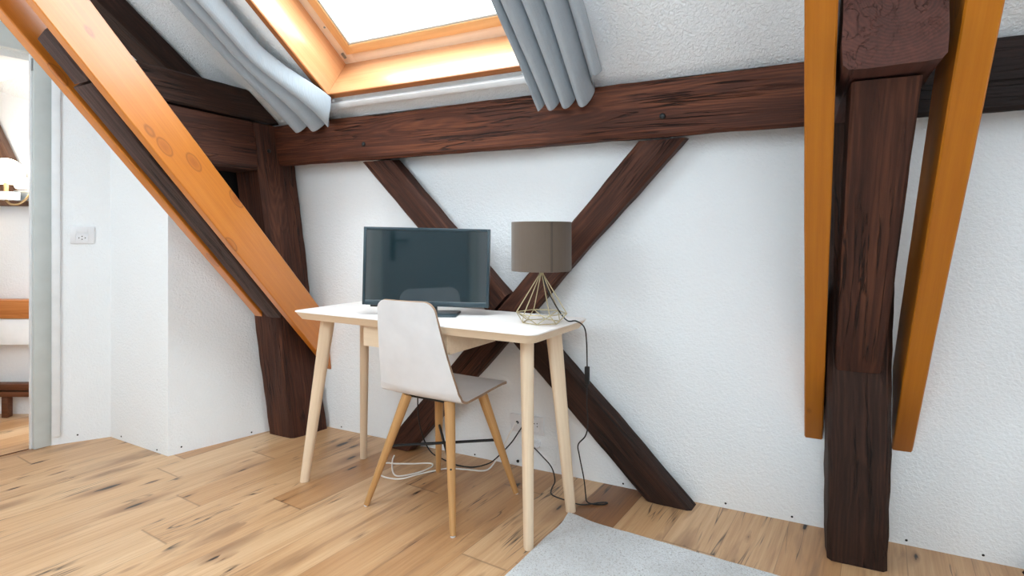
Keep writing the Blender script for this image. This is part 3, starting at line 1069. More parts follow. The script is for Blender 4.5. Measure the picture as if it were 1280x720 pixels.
# sockets behind the desk
sk1 = empty('wall_socket', (0, 0, 0))
sk1.matrix_world = face_mw(wl(-1.152, 0.213, 0.001), NN, UU)
tag(sk1, 'white aerial socket plate with one round hole low on the wall behind the desk', 'socket', 'wall sockets')
plate(sk1, 0.080, 0.084, 'c')
disc_stud('coax_hole', (-0.004, 0.004, 0.0102), (0, 0, 1), 0.0075, 'black', sk1, 0.002)
sk2 = empty('wall_socket', (0, 0, 0))
sk2.matrix_world = face_mw(wl(-1.068, 0.213, 0.001), NN, UU)
tag(sk2, 'white three-pin power socket plate low on the wall behind the desk leg', 'socket', 'wall sockets')
plate(sk2, 0.080, 0.084, 'c')
bm = bmesh.new()
add_box(bm, (-0.026, -0.026, 0.0101), (0.026, 0.026, 0.0125), 0.004)
link('socket_face', finish(bm, 'socket_face'), 'plastic_white', sk2)
for px, py in ((-0.002, 0.012), (0.012, 0.0), (0.012, 0.014)):
    disc_stud('pin_hole', (px, py, 0.0126), (0, 0, 1), 0.0028, 'black', sk2, 0.0006)

# little black plug holes along the foot of the walls
holes = [(wl(x, u, 0.0005), NN) for x, u in ((-2.248, 0.016), (-1.402, 0.012), (-1.120, 0.016), (-0.676, 0.016), (-0.269, 0.020), (-0.037, 0.020), (0.315, 0.018), (0.523, 0.020))]
pn = V((0.961, -0.276, 0))
holes += [(V((-2.704, 1.751, 0.030)) + pn * 0.001, pn), (V((-2.611, 2.075, 0.016)) + pn * 0.001, pn)]
holes += [(V((-3.146, 1.7157, 0.021)), V((-0.05, -1, 0))), (V((-2.814, 1.699, 0.014)), V((-0.05, -1, 0)))]
holes += [(base * 1.0 + V((0, 0, 0.035)) + sn * 0.001 + V((wd.x, wd.y, 0)) * -0.02, sn)]
for p, n in holes:
    o = disc_stud('plug_hole', p, n, 0.0042, 'black', None, 0.002)
    tag(o, 'tiny black plug hole near the foot of the white wall', 'plug hole', 'black plug holes along the foot of the walls')
bolt = empty('wall_bolt', (0, 0, 0))
bolt.matrix_world = face_mw(wl(-1.168, 0.026, 0.0), NN, UU)
tag(bolt, 'small dark bolt on the wall foot beside the chair leg', 'bolt')
bm = bmesh.new()
add_tube(bm, [(0, 0, 0.0005), (0, 0, 0.012)], 0.004, 8)
link('bolt_shaft', finish(bm, 'bolt_shaft'), 'dark_metal', bolt)
bm = bmesh.new()
add_tube(bm, [(0, 0, 0.005), (0, 0, 0.009)], 0.007, 6)
link('bolt_nut', finish(bm, 'bolt_nut'), 'dark_metal', bolt)

# ------------------------------------------------------------------ rug
def make_rug():
    bm = bmesh.new()
    Lx, Ly, t = 1.60, 2.10, 0.010
    NX, NY = 100, 110
    def pos(i, j, top):
        u = (i / NX) ** 1.3
        v = (j / NY) ** 1.3
        x, y = u * Lx, -v * Ly
        # the corner is pinched and lifts a little
        k = math.exp(-((x / 0.16) ** 2 + (y / 0.16) ** 2))
        ex = 0.012 * math.exp(-((y + 0.09) / 0.07) ** 2) * math.exp(-(x / 0.05) ** 2)
        ey = 0.012 * math.exp(-((x - 0.12) / 0.09) ** 2) * math.exp(-(y / 0.05) ** 2)
        z = (t if top else 0.002) + 0.004 * k + 0.0012 * noise.noise(V((x * 14, y * 14, 0.3)))
        return V((x + ex - 0.012 * k, y - ey + 0.014 * k, z))
    T = [[bm.verts.new(pos(i, j, True)) for i in range(NX + 1)] for j in range(NY + 1)]
    B = [[bm.verts.new(pos(i, j, False)) for i in range(NX + 1)] for j in range(NY + 1)]
    for j in range(NY):
        for i in range(NX):
            bm.faces.new((T[j][i], T[j][i + 1], T[j + 1][i + 1], T[j + 1][i]))
            bm.faces.new((B[j][i], B[j + 1][i], B[j + 1][i + 1], B[j][i + 1]))
    for i in range(NX):
        bm.faces.new((T[0][i], B[0][i], B[0][i + 1], T[0][i + 1]))
        bm.faces.new((T[NY][i], T[NY][i + 1], B[NY][i + 1], B[NY][i]))
    for j in range(NY):
        bm.faces.new((T[j][0], T[j + 1][0], B[j + 1][0], B[j][0]))
        bm.faces.new((T[j][NX], B[j][NX], B[j + 1][NX], T[j + 1][NX]))
    m = Matrix.Translation((-0.783, 2.012, 0.0)) @ Matrix.Rotation(math.radians(-5.0), 4, 'Z')
    return link('rug', finish(bm, 'rug'), 'rug', None, m)


tag(make_rug(), 'light grey speckled flat rug on the floor beside the desk', 'rug')

# ------------------------------------------------------------------ desk
DESK = Matrix.Translation((-1.347, 1.934, 0)) @ Matrix.Rotation(math.radians(-3.6), 4, 'Z')
desk = empty('desk', (-1.347, 1.934, 0), math.radians(-3.6))
tag(desk, 'pale wood desk with white top and splayed legs under the skylight', 'desk')


def rrect(hx, hy, r, n=8):
    pts = []
    for cx, cy, a0 in ((hx - r, hy - r, 0), (-hx + r, hy - r, 90), (-hx + r, -hy + r, 180), (hx - r, -hy + r, 270)):
        for k in range(n + 1):
            a = math.radians(a0 + 90 * k / n)
            pts.append((cx + r * math.cos(a), cy + r * math.sin(a)))
    return pts


def stack(bm, rings, cap0=True, cap1=True, mat_of=None):
    vr = [[bm.verts.new(p) for p in ring] for ring in rings]
    n = len(rings[0])
    for i in range(len(vr) - 1):
        for k in range(n):
            f = bm.faces.new((vr[i][k], vr[i][(k + 1) % n], vr[i + 1][(k + 1) % n], vr[i + 1][k]))
            if mat_of:
                f.material_index = mat_of(i)
    f0 = bm.faces.new(vr[0][::-1]) if cap0 else None
    f1 = bm.faces.new(vr[-1]) if cap1 else None
    return f0, f1


# underside bevels inwards, the top is a white limed veneer
bm = bmesh.new()
hx, hy = 0.590, 0.225
rings = []
for inset, z in ((0.024, 0.706), (0.020, 0.706), (0.004, 0.732), (0.0, 0.736)):
    rings.append([(x, y, z) for x, y in rrect(hx - inset, hy - inset, 0.036)])
stack(bm, rings)
link('desk_edge', finish(bm, 'desk_edge'), 'birch', desk)
bm = bmesh.new()
rings = []
for inset, z in ((0.0002, 0.7362), (0.0002, 0.7392), (0.0012, 0.7404)):
    rings.append([(x, y, z) for x, y in rrect(hx - inset, hy - inset, 0.036)])
stack(bm, rings)
link('desk_top', finish(bm, 'desk_top'), 'top_white', desk)


def loft_leg(name, top, foot, ang, wt, tt, wb, tb, mat, parent, rnd=0.45):
    """tapered leg with a rounded-oblong section; X of the mesh runs down the leg"""
    top, foot = V(top), V(foot)
    ax = (foot - top)
    L = ax.length
    ax.normalize()
    ay = V((math.cos(ang), math.sin(ang), 0))
    ay = (ay - ax * ay.dot(ax)).normalized()
    az = ax.cross(ay)
    mw = Matrix((ax, ay, az)).transposed().to_4x4()
    mw.translation = top
    bm = bmesh.new()
    rings = []
    N = 14
    for i in range(N + 1):
        t = i / N
        w_, h_ = wt + (wb - wt) * t, tt + (tb - tt) * t
        ring = []
        for (a, b) in rrect(w_ / 2, h_ / 2, min(w_, h_) * rnd, 6):
            # level ends
            x = 0.0 if i == 0 else (L if i == N else L * t)
            if i in (0, N):
                x -= (ay.z * a + az.z * b) / ax.z
            ring.append((x, a, b))
        rings.append(ring)
    stack(bm, rings)
    return link(name, finish(bm, name), mat, parent, mw)


dinv = DESK.inverted()
for (fx, fy), (tx, ty), ang in (((-1.918, 1.790), (-1.842, 1.852), 40), ((-0.830, 1.752), (-0.868, 1.818), -45), ((-0.797, 2.062), (-0.842, 1.998), 45), ((-1.868, 2.105), (-1.812, 2.05), -45)):
    loft_leg('leg', dinv @ V((tx, ty, 0.7055)), dinv @ V((fx, fy, 0.001)), math.radians(ang), 0.060, 0.044, 0.038, 0.032, 'birch', desk)

# drawer box under the middle of the top
dr0 = dinv @ V((-1.575, 1.775, 0))
dr1 = dinv @ V((-1.155, 1.775, 0))
yf = dr0.y
zt, zb = 0.7055, 0.620
dfm = prism('drawer_front', [(dr0.x, zb), (dr1.x - 0.012, zb), (dr1.x, zb + 0.014), (dr1.x, zt - 0.004), (dr0.x, zt - 0.004)], yf, yf + 0.016, 'birch', desk, 'y')
bm = bmesh.new()
for lo_, hi_ in (((dr0.x, yf + 0.0165, zb), (dr0.x + 0.014, yf + 0.33, zt)), ((dr1.x - 0.014, yf + 0.0165, zb + 0.004), (dr1.x, yf + 0.33, zt)), ((dr0.x + 0.014, yf + 0.316, zb), (dr1.x - 0.014, yf + 0.33, zt)), ((dr0.x + 0.014, yf + 0.0165, zb + 0.006), (dr1.x - 0.014, yf + 0.316, zb + 0.014))):
    add_box(bm, lo_, hi_, 0.001)
link('drawer_box', finish(bm, 'drawer_box'), 'birch', desk)

# ------------------------------------------------------------------ chair
chair = empty('chair', (-1.287, 1.917, 0), math.radians(-4.0))
tag(chair, 'white plywood shell chair with four slanting oak legs pushed up to the desk', 'chair')
CH = Matrix.Translation((-1.287, 1.917, 0)) @ Matrix.Rotation(math.radians(-4.0), 4, 'Z')


def chair_shell():
    # side profile (y forward, z up) from seat front to backrest top
    pts = [(0.205, 0.449), (0.16, 0.452), (0.08, 0.449), (0.0, 0.444), (-0.075, 0.441)]
    cy, cz, r = -0.090, 0.506, 0.066
    a0, a1 = 272, 187
    for k in range(9):
        a = math.radians(a0 + (a1 - a0) * k / 8)
        pts.append((cy + r * math.cos(a), cz + r * math.sin(a)))
    ex, ez = pts[-1]
    for k in range(1, 15):
        t = k / 14
        pts.append((ex - 0.102 * t - 0.004 * math.sin(PI * t), ez + 0.328 * t))
    P = [V(p) for p in pts]
    # arc length
    ln = [0]
    for a, b in zip(P, P[1:]):
        ln.append(ln[-1] + (b - a).length)
    T = ln[-1]
    bend = ln[9]
    def half(s):
        if s < bend:
            t = s / bend
            w_ = 0.190 + 0.009 * sm(t)
        else:
            t = (s - bend) / (T - bend)
            w_ = 0.199 - 0.068 * t ** 0.85
        # rounded corners
        rt = 0.040
        if T - s < rt:
            q = rt - (T - s)
            w_ -= rt - math.sqrt(max(0, rt * rt - q * q))
        rf_ = 0.014
        if s < rf_:
            q = rf_ - s
            w_ -= rf_ - math.sqrt(max(0, rf_ * rf_ - q * q))
        return w_
    ss = sorted(set(ln + [T - 0.04 * (1 - math.cos(a * PI / 16)) for a in range(9)] + [0.014 * (1 - math.cos(a * PI / 12)) for a in range(7)]))
    ss = [s for i, s in enumerate(ss) if i == 0 or s - ss[i - 1] > 1e-5]
    def at(s):
        for i in range(len(P) - 1):
            if s <= ln[i + 1] + 1e-9:
                t = (s - ln[i]) / (ln[i + 1] - ln[i])
                return P[i].lerp(P[i + 1], t)
        return P[-1]
    th2 = 0.0048
    bm = bmesh.new()
    NXc = 16
    top, bot = [], []
    for s in ss:
        p = at(s)
        q1, q0 = at(min(T, s + 0.004)), at(max(0, s - 0.004))
        d = (q1 - q0).normalized()
        nrm = V((d.y, -d.x))            # towards the sitter
        h = half(s)
        r1, r2 = [], []
        for i in range(NXc + 1):
            x = -h + 2 * h * i / NXc - 0.011 + 0.033 * max(0.0, (s - bend) / (T - bend))
            # a very slight hollow across the back
            k = 0.010 * (x / 0.2) ** 2 * (1 if s > bend else 0.3)
            a = p + nrm * (th2 + k)
            b = p - nrm * (th2 - k)
            r1.append(bm.verts.new((x, a.x, a.y)))
            r2.append(bm.verts.new((x, b.x, b.y)))
        top.append(r1)
        bot.append(r2)
    for j in range(len(ss) - 1):
        for i in range(NXc):
            bm.faces.new((top[j][i], top[j][i + 1], top[j + 1][i + 1], top[j + 1][i]))
            bm.faces.new((bot[j][i], bot[j + 1][i], bot[j + 1][i + 1], bot[j][i + 1]))
        for i in (0, NXc):
            f = bm.faces.new((top[j][i], top[j + 1][i], bot[j + 1][i], bot[j][i]))
            f.material_index = 1
    for j in (0, len(ss) - 1):
        for i in range(NXc):
            f = bm.faces.new((top[j][i], top[j][i + 1], bot[j][i + 1], bot[j][i]))
            f.material_index = 1
    return link('shell', finish(bm, 'shell'), ['chair_white', 'ply'], chair, None, 30)


chair_shell()
cinv = CH.inverted()
feet = [(-1.53, 1.741), (-1.10, 1.699), (-1.053, 2.101), (-1.459, 2.134)]
tops = [(-1.392, 1.822), (-1.188, 1.812), (-1.150, 1.985), (-1.365, 2.005)]
axes = []
for k, ((fx, fy), (tx, ty)) in enumerate(zip(feet, tops)):
    a, b = cinv @ V((tx, ty, 0.4355)), cinv @ V((fx, fy, 0.004))
    pts = [a.lerp(b, t / 12) for t in range(13)]
    bm = bmesh.new()
    ax_ = (b - a).normalized()
    q = V((1, 0, 0)).rotation_difference(ax_)
    mw = Matrix.Translation(a) @ q.to_matrix().to_4x4()
    mi = mw.inverted()
    add_tube(bm, [mi @ p for p in pts], [0.0205 - 0.0095 * (t / 12) ** 1.15 for t in range(13)], 16)
    lg = link('leg', finish(bm, 'leg'), 'oak_leg', chair, mw)
    axes.append((a, b))
    bm = bmesh.new()
    add_tube(bm, [mi @ (b + V((0, 0, 0.0005))), mi @ (b + V((0, 0, -0.0037)))], 0.0095, 12)
    link('glide', finish(bm, 'glide'), 'plastic_white', lg)
    if k == 1:
        p = a.lerp(b, 0.515)
        n = (cinv.to_3x3() @ V((0.47, -0.88, 0.08))).normalized()
        disc_stud('screw', mi @ (p + n * 0.0152), mi.to_3x3() @ n, 0.0042, 'black', lg, 0.002)
sA = axes[0][0].lerp(axes[0][1], 0.47)
sB = axes[2][0].lerp(axes[2][1], 0.47)
tube('stretcher', [sA, sB], 0.0055, 'black_metal', chair, 10)
sA = axes[1][0].lerp(axes[1][1], 0.515)
sB = axes[3][0].lerp(axes[3][1], 0.44)
tube('stretcher', [sA, sB], 0.0055, 'black_metal', chair, 10)
bm = bmesh.new()
add_box(bm, (-0.115, -0.10, 0.4255), (0.115, 0.085, 0.4345), 0.004)
link('seat_plate', finish(bm, 'seat_plate'), 'black_metal', chair)

# ------------------------------------------------------------------ television
tv = empty('television', (-1.365, 1.905, 0.7405), math.radians(24.5))
tag(tv, 'small flat television with dark glossy screen standing on the desk', 'television')
TVR = Matrix.Translation((0, 0, 0.0)) @ Matrix.Rotation(math.radians(1.3), 4, 'Y')
W2, Z0, Z1 = 0.257, 0.036, 0.352


def tvbox(name, lo_, hi_, mat, bev=0.003):
    return box(name, lo_, hi_, mat, tv, bev, TVR)


bm = bmesh.new()
bz = 0.011
for lo_, hi_ in (((-W2, -0.016, Z0), (-W2 + bz, 0.012, Z1)), ((W2 - bz, -0.016, Z0), (W2, 0.012, Z1)), ((-W2 + bz, -0.016, Z1 - bz), (W2 - bz, 0.012, Z1)), ((-W2 + bz, -0.016, Z0), (W2 - bz, 0.012, Z0 + 0.019))):
    add_box(bm, lo_, hi_, 0.0015)
link('bezel', finish(bm, 'bezel'), 'tv_body', tv, TVR)
tvbox('screen', (-W2 + bz, -0.0125, Z0 + 0.019), (W2 - bz, -0.006, Z1 - bz), 'screen', 0.0)
tvbox('bezel_strip', (-W2 + bz, -0.0135, Z0 + 0.0192), (W2 - bz, -0.0127, Z0 + 0.0205), 'silver', 0.0)
tvbox('back_shell', (-W2 + 0.004, 0.0122, Z0 + 0.004), (W2 - 0.004, 0.030, Z1 - 0.004), 'black', 0.006)
tvbox('back_housing', (-0.17, 0.0302, Z0 + 0.012), (0.17, 0.052, Z0 + 0.20), 'black', 0.008)
tvbox('sensor', (-0.012, -0.0168, Z0 + 0.004), (0.012, -0.0160, Z0 + 0.010), 'black', 0.0)
tvbox('receiver', (-W2 + 0.032, -0.010, Z0 - 0.008), (-W2 + 0.060, 0.008, Z0 + 0.001), 'black', 0.002)
bm = bmesh.new()
add_box(bm, (-0.045, 0.000, 0.006), (0.045, 0.028, 0.060), 0.004)
link('stand_neck', finish(bm, 'stand_neck'), 'tv_body', tv)
bm = bmesh.new()
rings = []
for inset, z in ((0.0, 0.0002), (0.0, 0.005), (0.004, 0.008)):
    rings.append([(x, y + 0.006, z) for x, y in rrect(0.135 - inset, 0.080 - inset, 0.012)])
stack(bm, rings)
link('stand_base', finish(bm, 'stand_base'), 'tv_body', tv)

# ------------------------------------------------------------------ lamp
LX, LY, LZ = -0.862, 1.930, 0.7408
lamp = empty('table_lamp', (LX, LY, LZ))
tag(lamp, 'table lamp with taupe drum shade and golden wire base on the desk', 'lamp')
R1, R0, H1, HH = 0.095, 0.072, 0.036, 0.184
up = [V((R1 * math.cos(a), R1 * math.sin(a), H1)) for a in [math.radians(60 * k + 12) for k in range(6)]]
dn = [V((R0 * math.cos(a), R0 * math.sin(a), 0.0022)) for a in [math.radians(60 * k + 42) for k in range(6)]]
hub = V((0, 0, HH))
bm = bmesh.new()
for k in range(6):
    hp = V((0.006 * up[k].x / R1, 0.006 * up[k].y / R1, HH - 0.004))
    for a, b in ((hp, up[k]), (up[k], up[(k + 1) % 6]), (dn[k], dn[(k + 1) % 6]), (up[k], dn[k]), (up[(k + 1) % 6], dn[k])):
        add_tube(bm, [a, b], 0.0019, 6)
link('wire_base', finish(bm, 'wire_base'), 'gold_wire', lamp)
bm = bmesh.new()
add_tube(bm, [(0, 0, HH - 0.010), (0, 0, HH + 0.012)], 0.0085, 14)
link('lamp_collar', finish(bm, 'lamp_collar'), 'gold_wire', lamp)
bm = bmesh.new()
add_tube(bm, [(0, 0, HH + 0.012), (0, 0, HH + 0.065)], 0.016, 14)
link('lamp_socket', finish(bm, 'lamp_socket'), 'black', lamp)
# drum shade with wall thickness and rolled rims
bm = bmesh.new()
SR, S0, S1 = 0.1110, HH + 0.007, HH + 0.187
prof = [(SR - 0.003, S0 + 0.001), (SR - 0.0015, S0), (SR, S0 + 0.001), (SR, S0 + 0.006), (SR, S1 - 0.006), (SR, S1 - 0.001), (SR - 0.0015, S1), (SR - 0.003, S1 - 0.001)]
N = 72
rr = [[bm.verts.new((r * math.cos(2 * PI * k / N), r * math.sin(2 * PI * k / N), z)) for k in range(N)] for r, z in prof]
for i in range(len(prof)):
    a, b = rr[i], rr[(i + 1) % len(prof)]
    for k in range(N):
        bm.faces.new((a[k], a[(k + 1) % N], b[(k + 1) % N], b[k]))
shade = link('lamp_shade', finish(bm, 'lamp_shade'), 'shade', lamp)
# overlap seam of the fabric
a = math.radians(-47)
sp = V((math.cos(a), math.sin(a), 0))
tg = V((-sp.y, sp.x, 0))
bm = bmesh.new()
for t in range(6):
    pass
rows = []
for k in range(5):
    ang = a + (k - 2) * 0.018
    rows.append([bm.verts.new((r * math.cos(ang), r * math.sin(ang), z)) for r, z in ((SR + 0.0002, S0 + 0.002), (SR + 0.0010, S0 + 0.004), (SR + 0.0010, S1 - 0.004), (SR + 0.0002, S1 - 0.002))])
for i in range(4):
    for j in range(3):
        bm.faces.new((rows[i][j], rows[i + 1][j], rows[i + 1][j + 1], rows[i][j + 1]))
link('seam', finish(bm, 'seam'), 'shade_seam', shade)
bm = bmesh.new()
for k in range(3):
    an = math.radians(120 * k + 20)
    add_tube(bm, [(0.016 * math.cos(an), 0.016 * math.sin(an), HH + 0.03), ((SR - 0.004) * math.cos(an), (SR - 0.004) * math.sin(an), S1 - 0.02)], 0.0015, 6)
link('shade_spider', finish(bm, 'shade_spider'), 'gold_wire', lamp)
# cord: down inside the frame, over the back edge of the desk, to the floor, along to the wall
off = V((LX, LY, LZ))
ZD = 0.7445
cord_pts = [(LX + 0.004, LY + 0.001, LZ + HH - 0.008), (-0.840, 1.935, 0.862), (-0.808, 1.955, 0.792), (-0.778, 1.975, 0.7475), (-0.752, 2.00, 0.7440), (-0.731, 2.03, 0.718), (-0.729, 2.05, 0.66), (-0.730, 2.06, 0.565)]
cord_pts2 = [(-0.731, 2.062, 0.497), (-0.735, 2.07, 0.42), (-0.738, 2.09, 0.335), (-0.752, 2.10, 0.285), (-0.783, 2.105, 0.245), (-0.782, 2.115, 0.200), (-0.772, 2.14, 0.10), (-0.772, 2.16, 0.030), (-0.765, 2.155, 0.006), (-0.735, 2.15, 0.004), (-0.700, 2.165, 0.004), (-0.690, 2.185, 0.004), (-0.712, 2.178, 0.004), (-0.775, 2.125, 0.004), (-0.84, 2.13, 0.004), (-0.912, 2.150, 0.004), (-0.935, 2.20, 0.006), (-0.942, 2.25, 0.018), (-0.975, 2.290, 0.055), (-1.03, 2.305, 0.092), (-1.066, 2.307, 0.118)]
for nm, P_ in (('cord', cord_pts), ('cord', cord_pts2)):
    P_ = catmull([V(p) - off for p in P_], 8)
    tube(nm, P_, 0.0026, 'black', lamp, 8)
bm = bmesh.new()
add_box(bm, (-0.009, -0.0075, -0.034), (0.009, 0.0075, 0.034), 0.004, 3)
link('cord_switch', finish(bm, 'cord_switch'), 'black', lamp, Matrix.Translation(V((-0.7305, 2.061, 0.531)) - off))

# ------------------------------------------------------------------ plug and loose cables
pl = empty('power_plug', (0, 0, 0))
pl.matrix_world = face_mw(wl(-1.064, 0.128, 0.001), NN, UU)
tag(pl, 'small white plug adapter on the wall below the sockets', 'plug')
bm = bmesh.new()
add_box(bm, (-0.017, -0.014, 0.0), (0.017, 0.014, 0.012), 0.004)
link('plug_base', finish(bm, 'plug_base'), 'plastic_white', pl)
bm = bmesh.new()
add_tube(bm, [(0, 0, 0.012), (0, 0, 0.030), (0.0, -0.002, 0.036)], [0.013, 0.012, 0.008], 14)
link('plug_body', finish(bm, 'plug_body'), 'plastic_white', pl)

blk = [(-1.52, 2.17, 0.70), (-1.58, 2.16, 0.46), (-1.62, 2.20, 0.24), (-1.615, 2.23, 0.11), (-1.58, 2.25, 0.03), (-1.51, 2.255, 0.004), (-1.42, 2.225, 0.006), (-1.335, 2.222, 0.013), (-1.285, 2.255, 0.022), (-1.235, 2.250, 0.055), (-1.18, 2.300, 0.12), (-1.135, 2.300, 0.185), (-1.128, 2.312, 0.200)]
cb = tube('cable', catmull(blk, 8), 0.003, 'black', None, 8)
tag(cb, 'thin black cable from behind the desk along the floor up to the wall sockets', 'cable', 'loose cables under the desk')
wht = [(-1.157, 2.318, 0.212), (-1.165, 2.280, 0.190), (-1.205, 2.275, 0.11), (-1.245, 2.270, 0.035), (-1.275, 2.235, 0.004), (-1.36, 2.205, 0.004), (-1.44, 2.175, 0.004), (-1.51, 2.08, 0.004), (-1.555, 1.995, 0.004), (-1.61, 1.975, 0.004), (-1.665, 1.985, 0.005), (-1.735, 2.055, 0.004), (-1.725, 2.10, 0.004), (-1.68, 2.115, 0.004), (-1.61, 2.15, 0.004), (-1.545, 2.19, 0.004), (-1.515, 2.165, 0.004), (-1.525, 2.085, 0.006), (-1.565, 2.01, 0.009), (-1.60, 2.005, 0.008), (-1.655, 2.055, 0.004), (-1.715, 2.13, 0.005), (-1.728, 2.16, 0.018)]
cw = tube('cable', catmull(wht, 8), 0.0034, 'cable_white', None, 8)
tag(cw, 'white cable lying in loose loops on the floor under the chair', 'cable', 'loose cables under the desk')

# ------------------------------------------------------------------ bathroom beyond the doorway
bd = V((0.891, 0.4541))           # run of its far wall
bn = V((0.4541, -0.891))          # faces the doorway
bp = V((-4.20, 1.672))            # a point on the wall foot
BA, BB = bp - bd * 1.2, bp + bd * 0.85
tag(wall_seg('wall_bath_far', BA, BB, -bn * 0.1, 'smooth_wall', top=2.5), 'white wall of the room beyond the doorway', 'wall')
tag(wall_seg('wall_bath_side', (-5.40, -0.5), (-5.40, 1.3), (-0.1, 0), 'smooth_wall', top=2.5), 'side wall of the room beyond the doorway', 'wall')
tag(wall_seg('wall_bath_near', (-5.5, -0.3), (-3.62, -0.3), (0, -0.1), 'smooth_wall', top=2.5), 'near wall of the room beyond the doorway', 'wall')
BC = slab('ceiling_bath', [[V((-5.6, -0.5, 2.36)), V((-3.62, -0.5, 2.36)), V((-3.56, 1.0, 1.95)), V((-5.6, 1.0, 1.95))], [V((-5.6, 1.0, 1.95)), V((-3.56, 1.0, 1.95)), V((-3.42, 2.3, 1.95)), V((-5.6, 2.3, 1.95))]], (0, 0, 0.05), 'smooth_wall')
tag(BC, 'white ceiling of the room beyond the doorway', 'ceiling', kind='structure')


def bw(t, z, n=0.0):
    """point on the bathroom wall: t along it, z up, n out from it"""
    p = bp + bd * t + bn * n
    return V((p.x, p.y, z))


bt = timber('wall_timber', bw(-0.62, 2.55, 0.042), bw(0.075, 1.14, 0.042), bn.to_3d(), 0.06, 0.30, 'bath_timber', seed=51, amp=0.004,
            cuts=((V((0, 0, 1.935)), V((0, 0, 1))), (V((0, 0, 1.235)), V((0, 0, 1)))))
tag(bt, 'slanting brown timber on the white wall seen through the doorway behind the lamp', 'beam', None, 'thing')

wlamp = empty('wall_lamp', bw(0.18, 1.30, 0.096))
tag(wlamp, 'lit wall lamp with two white glass globes seen through the doorway', 'wall lamp')
wo = wlamp.location


def wb(t, z, n):
    return bw(t, z, n) - wo


def globe(t, z, n, rx, rz):
    bm = bmesh.new()
    bmesh.ops.create_uvsphere(bm, u_segments=28, v_segments=16, radius=1.0)
    for v in bm.verts:
        zz = v.co.z
        if zz < -0.55:
            zz = -0.55 - (zz + 0.55) * 0.15
        v.co = V((v.co.x * rx, v.co.y * rx, zz * rz))
    m = Matrix.Translation(wb(t, z, n))
    return link('glass_globe', finish(bm, 'glass_globe'), 'globe', wlamp, m, 60)


globe(0.150, 1.402, 0.20, 0.085, 0.092)
globe(0.185, 1.352, 0.115, 0.050, 0.042)
bm = bmesh.new()
add_box(bm, (-0.05, -0.02, -0.03), (0.05, 0.02, 0.03), 0.006)
link('wall_plate', finish(bm, 'wall_plate'), 'silver', wlamp, Matrix.Translation(wb(0.18, 1.290, 0.115)) @ Matrix.Rotation(math.radians(27), 4, 'Z'))
tube('arm', catmull([wb(0.235, 1.30, 0.14), wb(0.225, 1.265, 0.16), wb(0.20, 1.238, 0.18), wb(0.17, 1.238, 0.195), wb(0.15, 1.262, 0.20)], 6), 0.006, 'brass', wlamp, 8)
tube('stem', [wb(0.15, 1.30, 0.20), wb(0.15, 1.355, 0.20)], 0.012, 'brass', wlamp, 10)
bm = bmesh.new()
add_tube(bm, [(0, 0, -0.022), (0, 0, 0.022)], 0.062, 24)
link('lamp_cup', finish(bm, 'lamp_cup'), 'plastic_white', wlamp, Matrix.Translation(wb(0.15, 1.283, 0.20)))
lt = bpy.data.lights.new('wall_lamp_bulb', 'POINT')
lt.energy = 4.5
lt.color = (1.0, 0.86, 0.70)
lt.shadow_soft_size = 0.06
lo_ = bpy.data.objects.new('wall_lamp_bulb', lt)
COL.objects.link(lo_)
lo_.parent = wlamp
lo_.location = wb(0.15, 1.45, 0.36)

bench = empty('bench', bw(-0.1, 0.0, 0.06))
tag(bench, 'bench with orange wooden top board and white front seen through the doorway', 'bench')
BM = Matrix((V((bd.x, bd.y, 0)), V((-bn.x, -bn.y, 0)), V((0, 0, 1)))).transposed().to_4x4()
BMp = BM
def bbox(name, lo_, hi_, mat, bev=0.004):
    return box(name, lo_, hi_, mat, bench, bev, BMp)


bbox('top_board', (-0.7, -0.05, 0.582), (0.34, 0.05, 0.687), 'orange_board')
bbox('front_panel', (-0.7, -0.044, 0.430), (0.34, 0.05, 0.580), 'seat_cloth')
bbox('rail', (-0.7, -0.03, 0.165), (0.34, 0.03, 0.200), 'brown_wood')
bbox('rail', (-0.7, -0.03, 0.125), (0.34, 0.03, 0.155), 'brown_wood')
for x, zt_ in ((-0.58, 0.43), (0.115, 0.124), (0.30, 0.43)):
    bbox('leg', (x, -0.02, 0.001), (x + 0.035, 0.02, zt_), 'brown_wood')

# ------------------------------------------------------------------ door in the wall behind the camera (seen in the screen)
rd = empty('door_2', (-0.80, YB + 0.001, 0))
tag(rd, 'grey door with dark lever handle in the wall behind the camera', 'door', kind='structure')
box('door_leaf', (-0.36, 0.0, 0.005), (0.36, 0.03, 2.0), 'rear_door', rd, 0.003)
bm = bmesh.new()
for lo_, hi_ in (((-0.44, 0.0, 0.0), (-0.364, 0.04, 2.07)), ((0.364, 0.0, 0.0), (0.44, 0.04, 2.07)), ((-0.364, 0.0, 2.004), (0.364, 0.04, 2.07))):
    add_box(bm, lo_, hi_, 0.003)
link('door_frame', finish(bm, 'door_frame'), 'door_grey', rd)
bm = bmesh.new()
add_box(bm, (-0.30, 0.0302, 0.86), (-0.26, 0.040, 1.10), 0.003)
add_tube(bm, [(-0.28, 0.04, 1.02), (-0.28, 0.075, 1.02)], 0.009, 10)
add_tube(bm, [(-0.287, 0.078, 1.02), (-0.16, 0.078, 1.02)], 0.009, 10)
link('door_handle', finish(bm, 'door_handle'), 'dark_metal', rd)

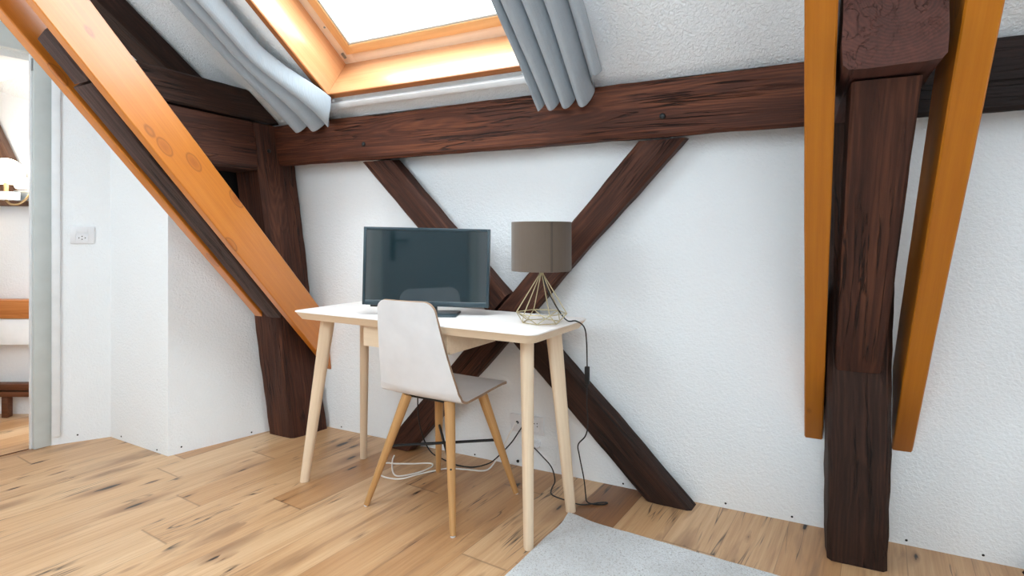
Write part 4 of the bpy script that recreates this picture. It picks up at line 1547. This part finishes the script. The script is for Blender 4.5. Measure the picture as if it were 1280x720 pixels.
# ------------------------------------------------------------------ light
wld = bpy.data.worlds.new('overcast_sky')
scene.world = wld
wld.use_nodes = True
nt = wld.node_tree
bg = nt.nodes['Background']
tc = nt.nodes.new('ShaderNodeTexCoord')
sx = nt.nodes.new('ShaderNodeSeparateXYZ')
nt.links.new(tc.outputs['Generated'], sx.inputs[0])
rp = nt.nodes.new('ShaderNodeValToRGB')
rp.color_ramp.elements[0].position = 0.0
rp.color_ramp.elements[0].color = (0.57, 0.635, 0.69, 1)
rp.color_ramp.elements[1].position = 0.45
rp.color_ramp.elements[1].color = (0.835, 0.925, 1.0, 1)
nt.links.new(sx.outputs[2], rp.inputs[0])
nt.links.new(rp.outputs[0], bg.inputs[0])
bg.inputs[1].default_value = 14.4

# sampling guides in the skylight and the added fill windows
def portal(name, mw, sx_, sy_):
    l = bpy.data.lights.new(name, 'AREA')
    l.shape = 'RECTANGLE'
    l.size, l.size_y = sx_, sy_
    l.cycles.is_portal = True
    o = bpy.data.objects.new(name, l)
    COL.objects.link(o)
    o.matrix_world = mw
    return o


pm = Matrix((V((1, 0, 0)), -TT, -MM)).transposed().to_4x4()
# area lights shine along local -Z: here along MM, into the room
zax = -MM
xax = V((1, 0, 0))
yax = zax.cross(xax)
pm = Matrix((xax, yax, zax)).transposed().to_4x4()
pm.translation = cl((SX0 + SX1) / 2, (SD0 + SD1) / 2, -0.23)
portal('skylight_daylight', pm, SX1 - SX0, SD1 - SD0)
zax = V((1, 0, 0))
xax = V((0, 1, 0))
yax = zax.cross(xax)
pm = Matrix((xax, yax, zax)).transposed().to_4x4()
pm.translation = V((XR + 0.17, (GY0 + GY1) / 2, (GZ0 + GZ1) / 2))
portal('gable_daylight', pm, GY1 - GY0, GZ1 - GZ0)

for x0, x1, z0, z1 in REAR_FILL:
    zax = V((0, -1, 0))
    xax = V((1, 0, 0))
    yax = zax.cross(xax)
    pm = Matrix((xax, yax, zax)).transposed().to_4x4()
    pm.translation = V(((x0 + x1) / 2, YB - 0.15, (z0 + z1) / 2))
    portal('rear_daylight', pm, x1 - x0, z1 - z0)

# ------------------------------------------------------------------ camera
cam = bpy.data.cameras.new('camera')
cam.sensor_width = 36
cam.lens = 36 * 714 / 1280
cam.shift_y = -66 / 1280
cam.clip_start = 0.02
co = bpy.data.objects.new('camera', cam)
COL.objects.link(co)
co.location = (0, 0, 1.063)
yaw = math.atan2(364, 714)
co.rotation_euler = (PI / 2, 0, yaw)
scene.camera = co

scene.view_settings.view_transform = 'Standard'
scene.view_settings.look = 'None'
scene.view_settings.exposure = 0.0
scene.view_settings.gamma = 1.0
scene.view_settings.use_curve_mapping = False
cy = scene.cycles
cy.max_bounces = 14
cy.diffuse_bounces = 9
cy.glossy_bounces = 4
cy.transparent_max_bounces = 10
cy.sample_clamp_indirect = 8
cy.use_denoising = True
try:
    cy.denoiser = 'OPENIMAGEDENOISE'
except Exception:
    pass
